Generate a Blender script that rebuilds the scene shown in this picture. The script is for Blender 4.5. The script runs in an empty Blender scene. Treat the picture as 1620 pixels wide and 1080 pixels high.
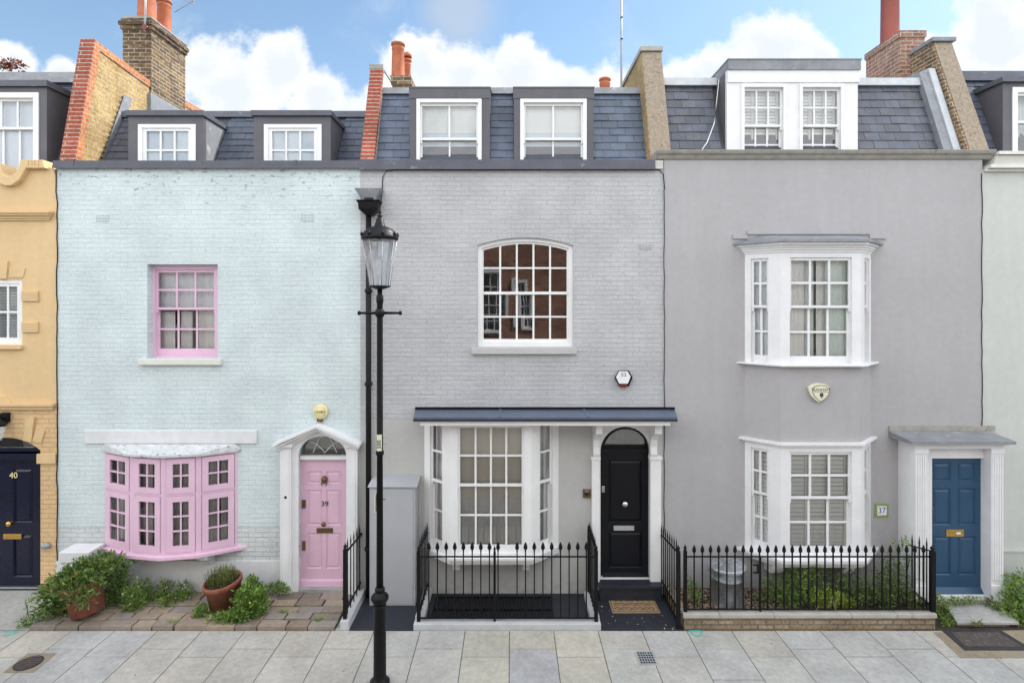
import bpy, bmesh, math, random
from mathutils import Vector, Matrix
from mathutils.geometry import tessellate_polygon
random.seed(7)
sc = bpy.context.scene
COL = sc.collection
D = 9.0; F = 900.0; H = 4.65; VX = 809.0; VY = 475.0
# ---- measured photo position -> metres on the plane Y (the facades stand at Y = 0)
def S(Y=0.0): return F / (D + Y)
def fx(px, Y=0.0): return (px - VX) / S(Y)
def fz(py, Y=0.0): return H + (VY - py) / S(Y)
def fzs(l, Y=0.0): return [fz(a, Y) for a in l]

# =====================================================================  materials
MATS = {}
def nn(nt, t, x=0, y=0, **kw):
    n = nt.nodes.new(t); n.location = (x, y)
    for k, v in kw.items():
        if hasattr(n, k): setattr(n, k, v)
    return n
def newmat(name):
    m = bpy.data.materials.new(name); m.use_nodes = True
    nt = m.node_tree; b = nt.nodes['Principled BSDF']
    MATS[name] = m
    return m, nt, b
def setin(nt, sock, v):
    if hasattr(v, 'is_output') or isinstance(v, bpy.types.NodeSocket): nt.links.new(v, sock)
    else: sock.default_value = v
def math_(nt, op, a, b=None, c=None, clamp=False):
    n = nn(nt, 'ShaderNodeMath'); n.operation = op; n.use_clamp = clamp
    setin(nt, n.inputs[0], a)
    if b is not None: setin(nt, n.inputs[1], b)
    if c is not None: setin(nt, n.inputs[2], c)
    return n.outputs[0]
def mixc(nt, fac, a, b, mode='MIX'):
    n = nn(nt, 'ShaderNodeMix'); n.data_type = 'RGBA'; n.blend_type = mode
    setin(nt, n.inputs[0], fac)
    def cc(v): return (*v, 1) if isinstance(v, (tuple, list)) and len(v) == 3 else v
    setin(nt, n.inputs[6], cc(a)); setin(nt, n.inputs[7], cc(b))
    return n.outputs[2]
def ramp(nt, v, p0, p1, lo=0.0, hi=1.0):
    n = nn(nt, 'ShaderNodeMapRange'); n.interpolation_type = 'SMOOTHSTEP'
    setin(nt, n.inputs[0], v); n.inputs[1].default_value = p0; n.inputs[2].default_value = p1
    n.inputs[3].default_value = lo; n.inputs[4].default_value = hi
    return n.outputs[0]
def noise(nt, vec, scale, detail=4, rough=.55, dist=0.0):
    n = nn(nt, 'ShaderNodeTexNoise'); n.inputs['Scale'].default_value = scale
    n.inputs['Detail'].default_value = detail; n.inputs['Roughness'].default_value = rough
    n.inputs['Distortion'].default_value = dist
    if vec is not None: nt.links.new(vec, n.inputs['Vector'])
    return n.outputs[0], n.outputs[1]
def pos(nt): return nn(nt, 'ShaderNodeNewGeometry').outputs['Position']
def scalev(nt, v, s):
    n = nn(nt, 'ShaderNodeVectorMath'); n.operation = 'MULTIPLY'
    nt.links.new(v, n.inputs[0]); n.inputs[1].default_value = s
    return n.outputs[0]
def walluv(nt, sx=1.0, dist=0.0):
    g = nn(nt, 'ShaderNodeNewGeometry'); sp = nn(nt, 'ShaderNodeSeparateXYZ'); sn = nn(nt, 'ShaderNodeSeparateXYZ')
    nt.links.new(g.outputs['Position'], sp.inputs[0]); nt.links.new(g.outputs['True Normal'], sn.inputs[0])
    side = math_(nt, 'GREATER_THAN', math_(nt, 'ABSOLUTE', sn.outputs[0]), .7)
    top = math_(nt, 'GREATER_THAN', math_(nt, 'ABSOLUTE', sn.outputs[2]), .8)
    u = math_(nt, 'ADD', math_(nt, 'MULTIPLY', sp.outputs[0], math_(nt, 'SUBTRACT', 1.0, side)), math_(nt, 'MULTIPLY', sp.outputs[1], side))
    v = math_(nt, 'ADD', math_(nt, 'MULTIPLY', sp.outputs[2], math_(nt, 'SUBTRACT', 1.0, top)), math_(nt, 'MULTIPLY', sp.outputs[1], top))
    c = nn(nt, 'ShaderNodeCombineXYZ'); nt.links.new(u, c.inputs[0]); nt.links.new(v, c.inputs[1])
    out = c.outputs[0]
    if dist:
        _, nc = noise(nt, g.outputs['Position'], 5.0, 3)
        a = nn(nt, 'ShaderNodeVectorMath'); a.operation = 'SUBTRACT'; nt.links.new(nc, a.inputs[0]); a.inputs[1].default_value = (.5, .5, .5)
        b = nn(nt, 'ShaderNodeVectorMath'); b.operation = 'SCALE'; nt.links.new(a.outputs[0], b.inputs[0]); b.inputs[3].default_value = dist
        d = nn(nt, 'ShaderNodeVectorMath'); d.operation = 'ADD'; nt.links.new(out, d.inputs[0]); nt.links.new(b.outputs[0], d.inputs[1])
        out = d.outputs[0]
    return out, sp
def bump(nt, b, h, strength=.3, dist=.01):
    n = nn(nt, 'ShaderNodeBump'); n.inputs['Strength'].default_value = strength; n.inputs['Distance'].default_value = dist
    nt.links.new(h, n.inputs['Height']); nt.links.new(n.outputs[0], b.inputs['Normal'])
def vcol(nt):
    n = nn(nt, 'ShaderNodeVertexColor'); n.layer_name = 'Col'; return n.outputs[0]

def plain(name, c, rough=.5, var=.12, nscale=6.0, metal=0.0, bmp=0.0, bscale=60.0, spec=.5, use_v=False, dirt=None, coat=0.0):
    m, nt, b = newmat(name)
    P = pos(nt)
    n1, _ = noise(nt, P, nscale, 5)
    n2, _ = noise(nt, P, nscale * 7, 4)
    f = math_(nt, 'ADD', math_(nt, 'MULTIPLY', n1, .65), math_(nt, 'MULTIPLY', n2, .35))
    f = ramp(nt, f, .3, .7)
    lo = tuple(x * (1 - var) for x in c); hi = tuple(min(1, x * (1 + var * .6)) for x in c)
    col = mixc(nt, f, lo, hi)
    if dirt:
        n3, _ = noise(nt, P, dirt[1], 6, .65)
        col = mixc(nt, ramp(nt, n3, dirt[2], dirt[2] + .1, 0, dirt[3]), col, dirt[0])
    if use_v: col = mixc(nt, 1.0, col, vcol(nt), 'MULTIPLY')
    nt.links.new(col, b.inputs['Base Color'])
    b.inputs['Roughness'].default_value = rough; b.inputs['Metallic'].default_value = metal
    b.inputs['Specular IOR Level'].default_value = spec
    b.inputs['Coat Weight'].default_value = coat
    if rough < .6:
        nt.links.new(ramp(nt, n2, .2, .8, rough * .8, min(1, rough * 1.35)), b.inputs['Roughness'])
    if bmp:
        n4, _ = noise(nt, P, bscale, 5)
        bump(nt, b, n4, bmp, .01)
    return m

def brick(name, c1, c2, mortar, bw=.225, bh=.075, ms=.010, rough=.85, bstr=.6, dist=.006, var=None, painted=False, extra=None, offs=.5, patch=None):
    m, nt, b = newmat(name)
    uv, sp = walluv(nt, dist=dist)
    t = nn(nt, 'ShaderNodeTexBrick'); t.offset = offs
    nt.links.new(uv, t.inputs['Vector'])
    t.inputs['Scale'].default_value = 1.0; t.inputs['Brick Width'].default_value = bw; t.inputs['Row Height'].default_value = bh
    t.inputs['Mortar Size'].default_value = ms; t.inputs['Mortar Smooth'].default_value = .45 if painted else .15
    t.inputs['Bias'].default_value = 0.0
    t.inputs['Color1'].default_value = (*c1, 1); t.inputs['Color2'].default_value = (*c2, 1); t.inputs['Mortar'].default_value = (*mortar, 1)
    P = pos(nt)
    n1, _ = noise(nt, P, 1.3, 5); n2, _ = noise(nt, P, 22.0, 5, .6); n5, _ = noise(nt, P, 7.0, 4)
    col = t.outputs[0]
    sh = mixc(nt, ramp(nt, n1, .3, .7), (.90, .90, .91) if painted else (.78, .76, .74), (1.05, 1.05, 1.05) if painted else (1.15, 1.15, 1.15))
    col = mixc(nt, 1.0, col, sh, 'MULTIPLY')
    sh2 = mixc(nt, ramp(nt, n2, .3, .7), (.93, .93, .93) if painted else (.72, .72, .72), (1.04, 1.04, 1.04) if painted else (1.2, 1.2, 1.2))
    col = mixc(nt, 1.0, col, sh2, 'MULTIPLY')
    if patch:       # c, scale, threshold, amount, (z0, z1) where it is strongest
        s3 = scalev(nt, P, (1.0, 1.0, 2.6))
        n3, _ = noise(nt, s3, patch[1], 7, .7)
        hz = ramp(nt, sp.outputs[2], patch[4][0], patch[4][1])
        th = math_(nt, 'ADD', n3, math_(nt, 'MULTIPLY', hz, .11))
        col = mixc(nt, ramp(nt, th, patch[2], patch[2] + .04, 0, patch[3]), col, patch[0])
    nt.links.new(col, b.inputs['Base Color'])
    b.inputs['Roughness'].default_value = rough; b.inputs['Specular IOR Level'].default_value = .35
    # each brick row sits a little differently
    w = math_(nt, 'SUBTRACT', 1.0, t.outputs[1])
    if painted:
        fade = ramp(nt, n5, .38, .62, .25, 1.0); w = math_(nt, 'SUBTRACT', 1.0, math_(nt, 'MULTIPLY', t.outputs[1], fade))
    if painted:
        hs, _ = noise(nt, scalev(nt, P, (2.2, 2.2, 30)), 1.0, 5, .6)
        hl, _ = noise(nt, scalev(nt, P, (1.4, 1.4, 42)), 1.0, 4, .6)
        w = math_(nt, 'ADD', w, math_(nt, 'MULTIPLY', hs, 1.6))
        col2 = mixc(nt, ramp(nt, hl, .60, .72, 0, .16), (1, 1, 1), (.45, .47, .48))
        for l in list(b.inputs['Base Color'].links): src = l.from_socket; nt.links.remove(l)
        nt.links.new(mixc(nt, 1.0, src, col2, 'MULTIPLY'), b.inputs['Base Color'])
    hgt = math_(nt, 'ADD', w, math_(nt, 'MULTIPLY', n2, .5 if painted else .7))
    hgt = math_(nt, 'ADD', hgt, math_(nt, 'MULTIPLY', n5, .6))
    bump(nt, b, hgt, bstr, .009)
    return m

def facade_stucco(name, c, low=None, zl=0.0, bmp=.12, dirt=None):
    m, nt, b = newmat(name)
    P = pos(nt); sp = nn(nt, 'ShaderNodeSeparateXYZ'); nt.links.new(P, sp.inputs[0])
    n1, _ = noise(nt, P, .9, 5); n2, _ = noise(nt, P, 9, 6, .6)
    st, _ = noise(nt, scalev(nt, P, (5, 5, .45)), 1.0, 5, .6)
    base = c
    col = mixc(nt, ramp(nt, n1, .3, .7), tuple(x * .97 for x in c), tuple(min(1, x * 1.025) for x in c))
    if low:
        e = math_(nt, 'ADD', sp.outputs[2], math_(nt, 'MULTIPLY', math_(nt, 'SUBTRACT', n2, .5), .02))
        col = mixc(nt, ramp(nt, e, zl - .004, zl + .004, 1, 0), col, low)
    col = mixc(nt, 1.0, col, mixc(nt, ramp(nt, n2, .3, .75), (.955, .955, .95), (1.02, 1.02, 1.02)), 'MULTIPLY')
    col = mixc(nt, 1.0, col, mixc(nt, ramp(nt, st, .35, .7), (.972, .97, .967), (1.012, 1.012, 1.012)), 'MULTIPLY')
    # splash-back grime near the ground
    g = math_(nt, 'MULTIPLY', ramp(nt, sp.outputs[2], 0.0, .55, 1, 0), ramp(nt, n2, .35, .7))
    col = mixc(nt, math_(nt, 'MULTIPLY', g, .45), col, (.2, .19, .16))
    nt.links.new(col, b.inputs['Base Color']); b.inputs['Roughness'].default_value = .75; b.inputs['Specular IOR Level'].default_value = .3
    n3, _ = noise(nt, P, 45, 5, .6)
    bump(nt, b, math_(nt, 'ADD', n3, math_(nt, 'MULTIPLY', n1, 3.0)), bmp, .01)
    return m

def glassmat(name, refl=.10, tint=(.975, .985, .985), wav=.02):
    m = bpy.data.materials.new(name); m.use_nodes = True; nt = m.node_tree
    nt.nodes.clear()
    out = nn(nt, 'ShaderNodeOutputMaterial'); tr = nn(nt, 'ShaderNodeBsdfTransparent'); gl = nn(nt, 'ShaderNodeBsdfGlossy')
    tr.inputs[0].default_value = (*tint, 1); gl.inputs['Roughness'].default_value = .0
    fr = nn(nt, 'ShaderNodeFresnel'); fr.inputs[0].default_value = 1.5
    P = pos(nt); n1, _ = noise(nt, P, 3.5, 2)
    bp = nn(nt, 'ShaderNodeBump'); bp.inputs['Strength'].default_value = wav; bp.inputs['Distance'].default_value = .05
    nt.links.new(n1, bp.inputs['Height']); nt.links.new(bp.outputs[0], gl.inputs['Normal'])
    f = math_(nt, 'ADD', math_(nt, 'MULTIPLY', fr.outputs[0], 1.0), refl - .04, clamp=True)
    mx = nn(nt, 'ShaderNodeMixShader'); nt.links.new(f, mx.inputs[0]); nt.links.new(tr.outputs[0], mx.inputs[1]); nt.links.new(gl.outputs[0], mx.inputs[2])
    nt.links.new(mx.outputs[0], out.inputs[0]); MATS[name] = m
    return m

def leafmat(name, c, c2):
    m, nt, b = newmat(name)
    n1, _ = noise(nt, pos(nt), 9, 3)
    col = mixc(nt, ramp(nt, n1, .3, .7), c, c2)
    col = mixc(nt, 1.0, col, vcol(nt), 'MULTIPLY')
    nt.links.new(col, b.inputs['Base Color']); b.inputs['Roughness'].default_value = .55
    b.inputs['Specular IOR Level'].default_value = .3
    try:
        b.inputs['Subsurface Weight'].default_value = 0.0
    except Exception: pass
    return m

def stonemat(name, use_v=True, c=(.36, .35, .33), rough=.8, crack=False):
    m, nt, b = newmat(name)
    P = pos(nt)
    n1, _ = noise(nt, P, 1.7, 6, .6); n2, _ = noise(nt, P, 14, 6, .65); n3, _ = noise(nt, P, 90, 4)
    col = mixc(nt, ramp(nt, n1, .3, .7), tuple(x * .86 for x in c), tuple(x * 1.08 for x in c))
    col = mixc(nt, 1.0, col, mixc(nt, ramp(nt, n2, .3, .75), (.84, .83, .82), (1.06, 1.06, 1.06)), 'MULTIPLY')
    sp_, _ = noise(nt, P, 38, 2, .5)
    col = mixc(nt, ramp(nt, sp_, .68, .72, 0, .6), col, (.08, .075, .07))
    st, _ = noise(nt, P, 4.0, 6, .7)
    col = mixc(nt, ramp(nt, st, .62, .74, 0, .28), col, (.16, .155, .15))
    bl_, _ = noise(nt, P, .8, 7, .68)
    col = mixc(nt, ramp(nt, bl_, .52, .66, 0, .30), col, (.25, .245, .24)); col = mixc(nt, ramp(nt, bl_, .42, .34, 0, .25), col, (.56, .55, .53))
    if use_v: col = mixc(nt, 1.0, col, vcol(nt), 'MULTIPLY')
    nt.links.new(col, b.inputs['Base Color']); b.inputs['Roughness'].default_value = rough; b.inputs['Specular IOR Level'].default_value = .3
    bump(nt, b, math_(nt, 'ADD', n3, math_(nt, 'MULTIPLY', n2, 2.0)), .5 if crack else .22, .008)
    return m

M = {}
M['mint'] = brick('mint painted brick', (.61, .69, .695), (.63, .705, .71), (.585, .665, .67), bstr=.6, painted=True, dist=.024, ms=.008,
                  patch=((.10, .09, .08), 6.5, .655, .6, (5.5, 7.0)))
M['oldwhite'] = brick('worn white painted brick', (.60, .63, .63), (.64, .66, .66), (.52, .54, .53), bstr=.7, painted=True, dist=.016,
                  patch=((.30, .26, .20), 4.5, .64, .6, (9, 10)))
M['greybrick'] = brick('grey painted brick', (.478, .48, .485), (.498, .50, .505), (.452, .454, .46), bstr=.65, painted=True, dist=.022, ms=.009)
M['greyrender'] = facade_stucco('grey smooth render', (.50, .495, .48), bmp=.06)
M['taupe'] = facade_stucco('taupe stucco', (.415, .403, .412), bmp=.08)
M['paleplinth'] = facade_stucco('pale plinth render', (.70, .71, .72), bmp=.14)
M['peach'] = facade_stucco('peach stucco', (.70, .505, .275), bmp=.08)
M['peachbrick'] = brick('peach painted brick', (.70, .49, .26), (.73, .51, .275), (.62, .42, .225), bstr=.8, painted=True, ms=.010)
M['palegreen'] = facade_stucco('pale grey green stucco', (.55, .565, .535), bmp=.08)
M['hallshade'] = plain('hallway shade lining', (.045, .035, .03), .9, .1)  # near-black colour stands in for the unlit hall behind the fanlights
M['oppcream'] = facade_stucco('opposite stucco', (.70, .66, .58), bmp=.08)
M['blindbeige'] = plain('beige roller blind', (.66, .61, .52), .9, .06, 2)
M['cream'] = facade_stucco('cream stone', (.72, .71, .66), bmp=.08)
M['corn37'] = plain('weathered grey cornice', (.34, .325, .29), .8, .2, 8, bmp=.15, dirt=((.12, .11, .09), 9, .6, .5))
M['white'] = plain('white gloss paint', (.80, .80, .79), .35, .05, 3, spec=.4)
M['oldpaint'] = plain('old white paint', (.76, .76, .765), .5, .06, 5, bmp=.1, bscale=25, dirt=((.28, .26, .22), 16, .66, .55))
M['pink'] = plain('pink gloss paint', (.74, .51, .64), .35, .05, 3, spec=.4)
M['pinkdoor'] = plain('pink door paint', (.71, .47, .59), .32, .05, 3, spec=.5)
M['navy'] = plain('navy gloss paint', (.007, .009, .028), .2, .1, 3, spec=.4)
M['blackdoor'] = plain('black door paint', (.009, .0095, .013), .35, .1, 3, spec=.22)
M['bluedoor'] = plain('blue door paint', (.022, .072, .145), .38, .08, 3)
M['lead'] = plain('lead sheet', (.095, .10, .125), .48, .22, 3.2, metal=.0, bmp=.12, bscale=8, dirt=((.34, .36, .40), 4.5, .60, .4))
M['leadlight'] = plain('weathered lead sheet', (.24, .25, .27), .5, .25, 4, bmp=.15, bscale=9, dirt=((.50, .51, .52), 5, .58, .6))
M['leadbrown'] = plain('dormer lead cladding', (.105, .10, .115), .5, .16, 4, bmp=.1, bscale=9)
M['leadnew'] = plain('canopy lead', (.085, .115, .175), .36, .16, 4, bmp=.1, bscale=8)
M['oldlead'] = plain('flaking old lead', (.60, .62, .63), .6, .2, 9, bmp=.5, bscale=30, dirt=((.10, .10, .105), 17, .57, .85))
M['slatedark'] = plain('roof slate', (.066, .080, .110), .42, .2, 5, bmp=.35, bscale=20, use_v=True, dirt=((.16, .16, .17), 5, .66, .35))
M['slate'] = plain('roof slate', (.10, .115, .150), .42, .2, 5, bmp=.35, bscale=20, use_v=True, dirt=((.20, .19, .19), 5, .66, .35))
M['slate37'] = plain('older roof slate', (.095, .102, .125), .45, .25, 5, bmp=.35, bscale=20, use_v=True, dirt=((.15, .12, .09), 4, .60, .6))
M['black'] = plain('black iron paint', (.006, .006, .007), .45, .2, 8, bmp=.1, bscale=40, spec=.22)
M['blacksatin'] = plain('black satin paint', (.008, .008, .009), .5, .2, 8, spec=.22)
M['redbrick'] = brick('red quoin brick', (.29, .06, .035), (.36, .085, .05), (.40, .33, .27), bw=7.3, bh=.074, ms=.010, bstr=.5, dist=.003)
M['sunlitbrick'] = brick('sunlit orange brick', (.46, .15, .065), (.55, .21, .09), (.46, .33, .21), bw=.12, bh=.074, ms=.009, bstr=.5, dist=.003)  # side of the party wall: sunlight put into the colour as brighter orange
M['stock'] = brick('yellow stock brick', (.36, .235, .07), (.48, .33, .13), (.42, .35, .26), ms=.011, bstr=.8, patch=((.16, .12, .08), 4.5, .60, .55, (9, 12)))
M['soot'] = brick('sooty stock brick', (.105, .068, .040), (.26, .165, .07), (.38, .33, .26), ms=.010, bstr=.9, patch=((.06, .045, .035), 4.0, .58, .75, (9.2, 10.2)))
M['redstack'] = brick('mixed red brick', (.36, .15, .09), (.42, .25, .17), (.5, .44, .38), ms=.011, bstr=.9, patch=((.10, .07, .05), 5, .60, .7, (9, 12)))
M['mixbrick'] = brick('dark mixed brick', (.16, .10, .06), (.36, .20, .08), (.44, .38, .28), bw=.2, bh=.07, ms=.012, bstr=.9, patch=((.04, .035, .03), 7, .56, .8, (9, 12)))
M['lowbrick'] = brick('low wall brick', (.28, .19, .10), (.37, .30, .21), (.19, .165, .13), bh=.068, ms=.012, bstr=.9, patch=((.42, .39, .35), 3.0, .66, .5, (9, 12)))
M['oppbrick'] = brick('red terrace brick', (.22, .055, .03), (.42, .15, .08), (.42, .32, .24), ms=.014, bstr=.8, patch=((.10, .05, .035), 2.5, .55, .7, (9, 12)))
M['roughcast'] = plain('roughcast render', (.35, .285, .215), .95, .3, 26, bmp=.9, bscale=90, dirt=((.12, .09, .07), 14, .56, .6))
M['whiterender'] = plain('white weathered render', (.60, .58, .55), .8, .2, 8, bmp=.3, dirt=((.2, .17, .14), 8, .6, .7))
M['terracotta'] = plain('terracotta', (.43, .125, .055), .75, .25, 7, bmp=.2, dirt=((.22, .11, .07), 10, .58, .5))
M['terraredchim'] = plain('red clay pot', (.27, .065, .045), .6, .12, 7, bmp=.1)
M['potclay'] = plain('garden pot clay', (.27, .085, .05), .85, .3, 12, bmp=.4, bscale=35, dirt=((.24, .19, .15), 9, .55, .6))
M['brass'] = plain('brass', (.70, .44, .13), .25, .15, 20, metal=1.0)
M['bronze'] = plain('old bronze', (.20, .13, .07), .4, .3, 30, metal=.8)
M['chrome'] = plain('satin chrome', (.72, .72, .72), .22, .1, 20, metal=1.0)
M['galv'] = plain('galvanised steel', (.48, .51, .54), .30, .25, 6, metal=.85, bmp=.25, bscale=10)
M['cabinet'] = plain('grey cabinet paint', (.40, .41, .43), .5, .05, 3)
M['kerbgrey'] = plain('pale grey painted kerb', (.50, .51, .52), .7, .12, 6, bmp=.2, dirt=((.2, .19, .17), 8, .62, .4))
M['coping'] = plain('sandstone coping', (.42, .40, .36), .85, .15, 6, bmp=.3, dirt=((.19, .17, .14), 7, .60, .5))
M['slateslab'] = plain('black slate paving', (.020, .023, .034), .6, .3, 5, bmp=.25, bscale=30, dirt=((.16, .155, .15), 30, .69, .6))
M['york'] = stonemat('york stone paving', c=(.43, .42, .395))
M['oldstone'] = stonemat('old rough setts', c=(.30, .26, .22), crack=True)
M['concrete'] = stonemat('pale concrete', False, (.40, .40, .385))
M['grout'] = stonemat('sandy mortar', False, (.30, .25, .18), crack=True)
M['joint'] = plain('joint sand', (.13, .12, .10), .95, .3, 20)
M['iron'] = plain('cast iron cover', (.035, .035, .038), .6, .4, 20, bmp=.5)
M['rustiron'] = plain('worn iron cover', (.085, .07, .065), .75, .4, 30, bmp=.8, bscale=80, dirt=((.24, .20, .17), 25, .56, .5))
M['asphalt'] = plain('asphalt', (.075, .075, .077), .9, .3, 12, bmp=.5, bscale=120)
M['soil'] = plain('dark soil', (.055, .04, .03), .95, .5, 20, bmp=.8, bscale=60)
M['gravel'] = plain('garden gravel', (.26, .20, .155), .9, .5, 60, use_v=True)
M['coir'] = plain('coir mat', (.36, .245, .14), .95, .25, 40, bmp=.7, bscale=150)
M['black_flat'] = plain('black print', (.012, .012, .012), .8, .1)
M['text_dark'] = plain('dark lettering', (.04, .035, .04), .5, .1)
M['creamplastic'] = plain('cream plastic', (.72, .70, .52), .4, .08, 8, dirt=((.4, .36, .24), 12, .62, .5))
M['yellowplastic'] = plain('yellowed plastic', (.78, .68, .36), .4, .08, 8)
M['whiteplastic'] = plain('white plastic', (.80, .80, .82), .35, .03)
M['redplastic'] = plain('dark red lens', (.16, .008, .006), .2, .1)
M['greyplastic'] = plain('grey plastic', (.30, .32, .34), .45, .1)
M['blueink'] = plain('blue glaze', (.02, .04, .28), .3, .1)
M['greenglaze'] = plain('green glaze', (.28, .38, .12), .3, .6, 60)
M['turq'] = plain('turquoise marking paint', (.05, .50, .42), .8, .3, 30)
M['interior'] = plain('interior plaster', (.55, .53, .50), .9, .1)
M['floorboards'] = plain('floorboards', (.12, .08, .05), .7, .2)
M['curtain'] = plain('grey curtain', (.62, .62, .60), .9, .08, 4)
M['curtainwhite'] = plain('net curtain', (.86, .89, .92), .9, .06, 4)
M['curtaincream'] = plain('cream curtain', (.88, .87, .85), .9, .05, 4)
M['curtaindark'] = plain('taupe curtain', (.50, .48, .45), .9, .1, 4)
M['curtaingreen'] = plain('pale green curtain', (.74, .82, .78), .9, .06, 4)
M['blindsky'] = plain('sky-tinted blind', (.74, .81, .88), .8, .03, 2)  # pale blue stands in for sky reflected in the dormer panes
M['shutter'] = plain('white shutter', (.90, .91, .88), .6, .03, 2)
M['bark'] = plain('stem bark', (.10, .07, .04), .9, .3)
M['petal'] = plain('white petals', (.8, .8, .76), .7, .05)
M['leaf'] = leafmat('leaf green', (.09, .18, .035), (.17, .28, .06))
M['leafdark'] = leafmat('dark leaf', (.075, .125, .04), (.14, .20, .06))
M['leaflime'] = leafmat('lime leaf', (.16, .24, .03), (.26, .34, .06))
M['leafrust'] = leafmat('rusty leaf', (.16, .05, .03), (.22, .09, .05))
M['leafmid'] = leafmat('mid leaf', (.085, .15, .04), (.15, .23, .065))
M['straw'] = leafmat('dry grass', (.36, .34, .16), (.46, .42, .25))
M['glass'] = glassmat('window glass', .12, wav=.008)
M['glassold'] = glassmat('old wavy glass', .085, wav=.02)
M['glassstrong'] = glassmat('clear reflective glass', .24, (.62, .64, .66), wav=.006)
M['lampglass'] = glassmat('lantern glass', .09, (.90, .93, .95), wav=.03)
nt_ = M['lampglass'].node_tree; df = nn(nt_, 'ShaderNodeBsdfTranslucent'); df.inputs[0].default_value = (.8, .83, .88, 1); d2 = nn(nt_, 'ShaderNodeBsdfDiffuse'); d2.inputs[0].default_value = (.8, .83, .88, 1)
m1 = nn(nt_, 'ShaderNodeMixShader'); nt_.links.new(df.outputs[0], m1.inputs[1]); nt_.links.new(d2.outputs[0], m1.inputs[2]); m2 = nn(nt_, 'ShaderNodeMixShader'); 
gn, _ = noise(nt_, scalev(nt_, pos(nt_), (7, 7, 2)), 1.0, 3); nt_.links.new(ramp(nt_, gn, .3, .7, .12, .42), m2.inputs[0])
on_ = [n for n in nt_.nodes if n.type == 'OUTPUT_MATERIAL'][0]; prev = on_.inputs[0].links[0].from_socket
nt_.links.new(prev, m2.inputs[1]); nt_.links.new(m1.outputs[0], m2.inputs[2]); nt_.links.new(m2.outputs[0], on_.inputs[0])
M['ridge'] = plain('white flashing', (.50, .52, .54), .6, .15, 7, dirt=((.2, .2, .2), 6, .62, .5))

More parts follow.
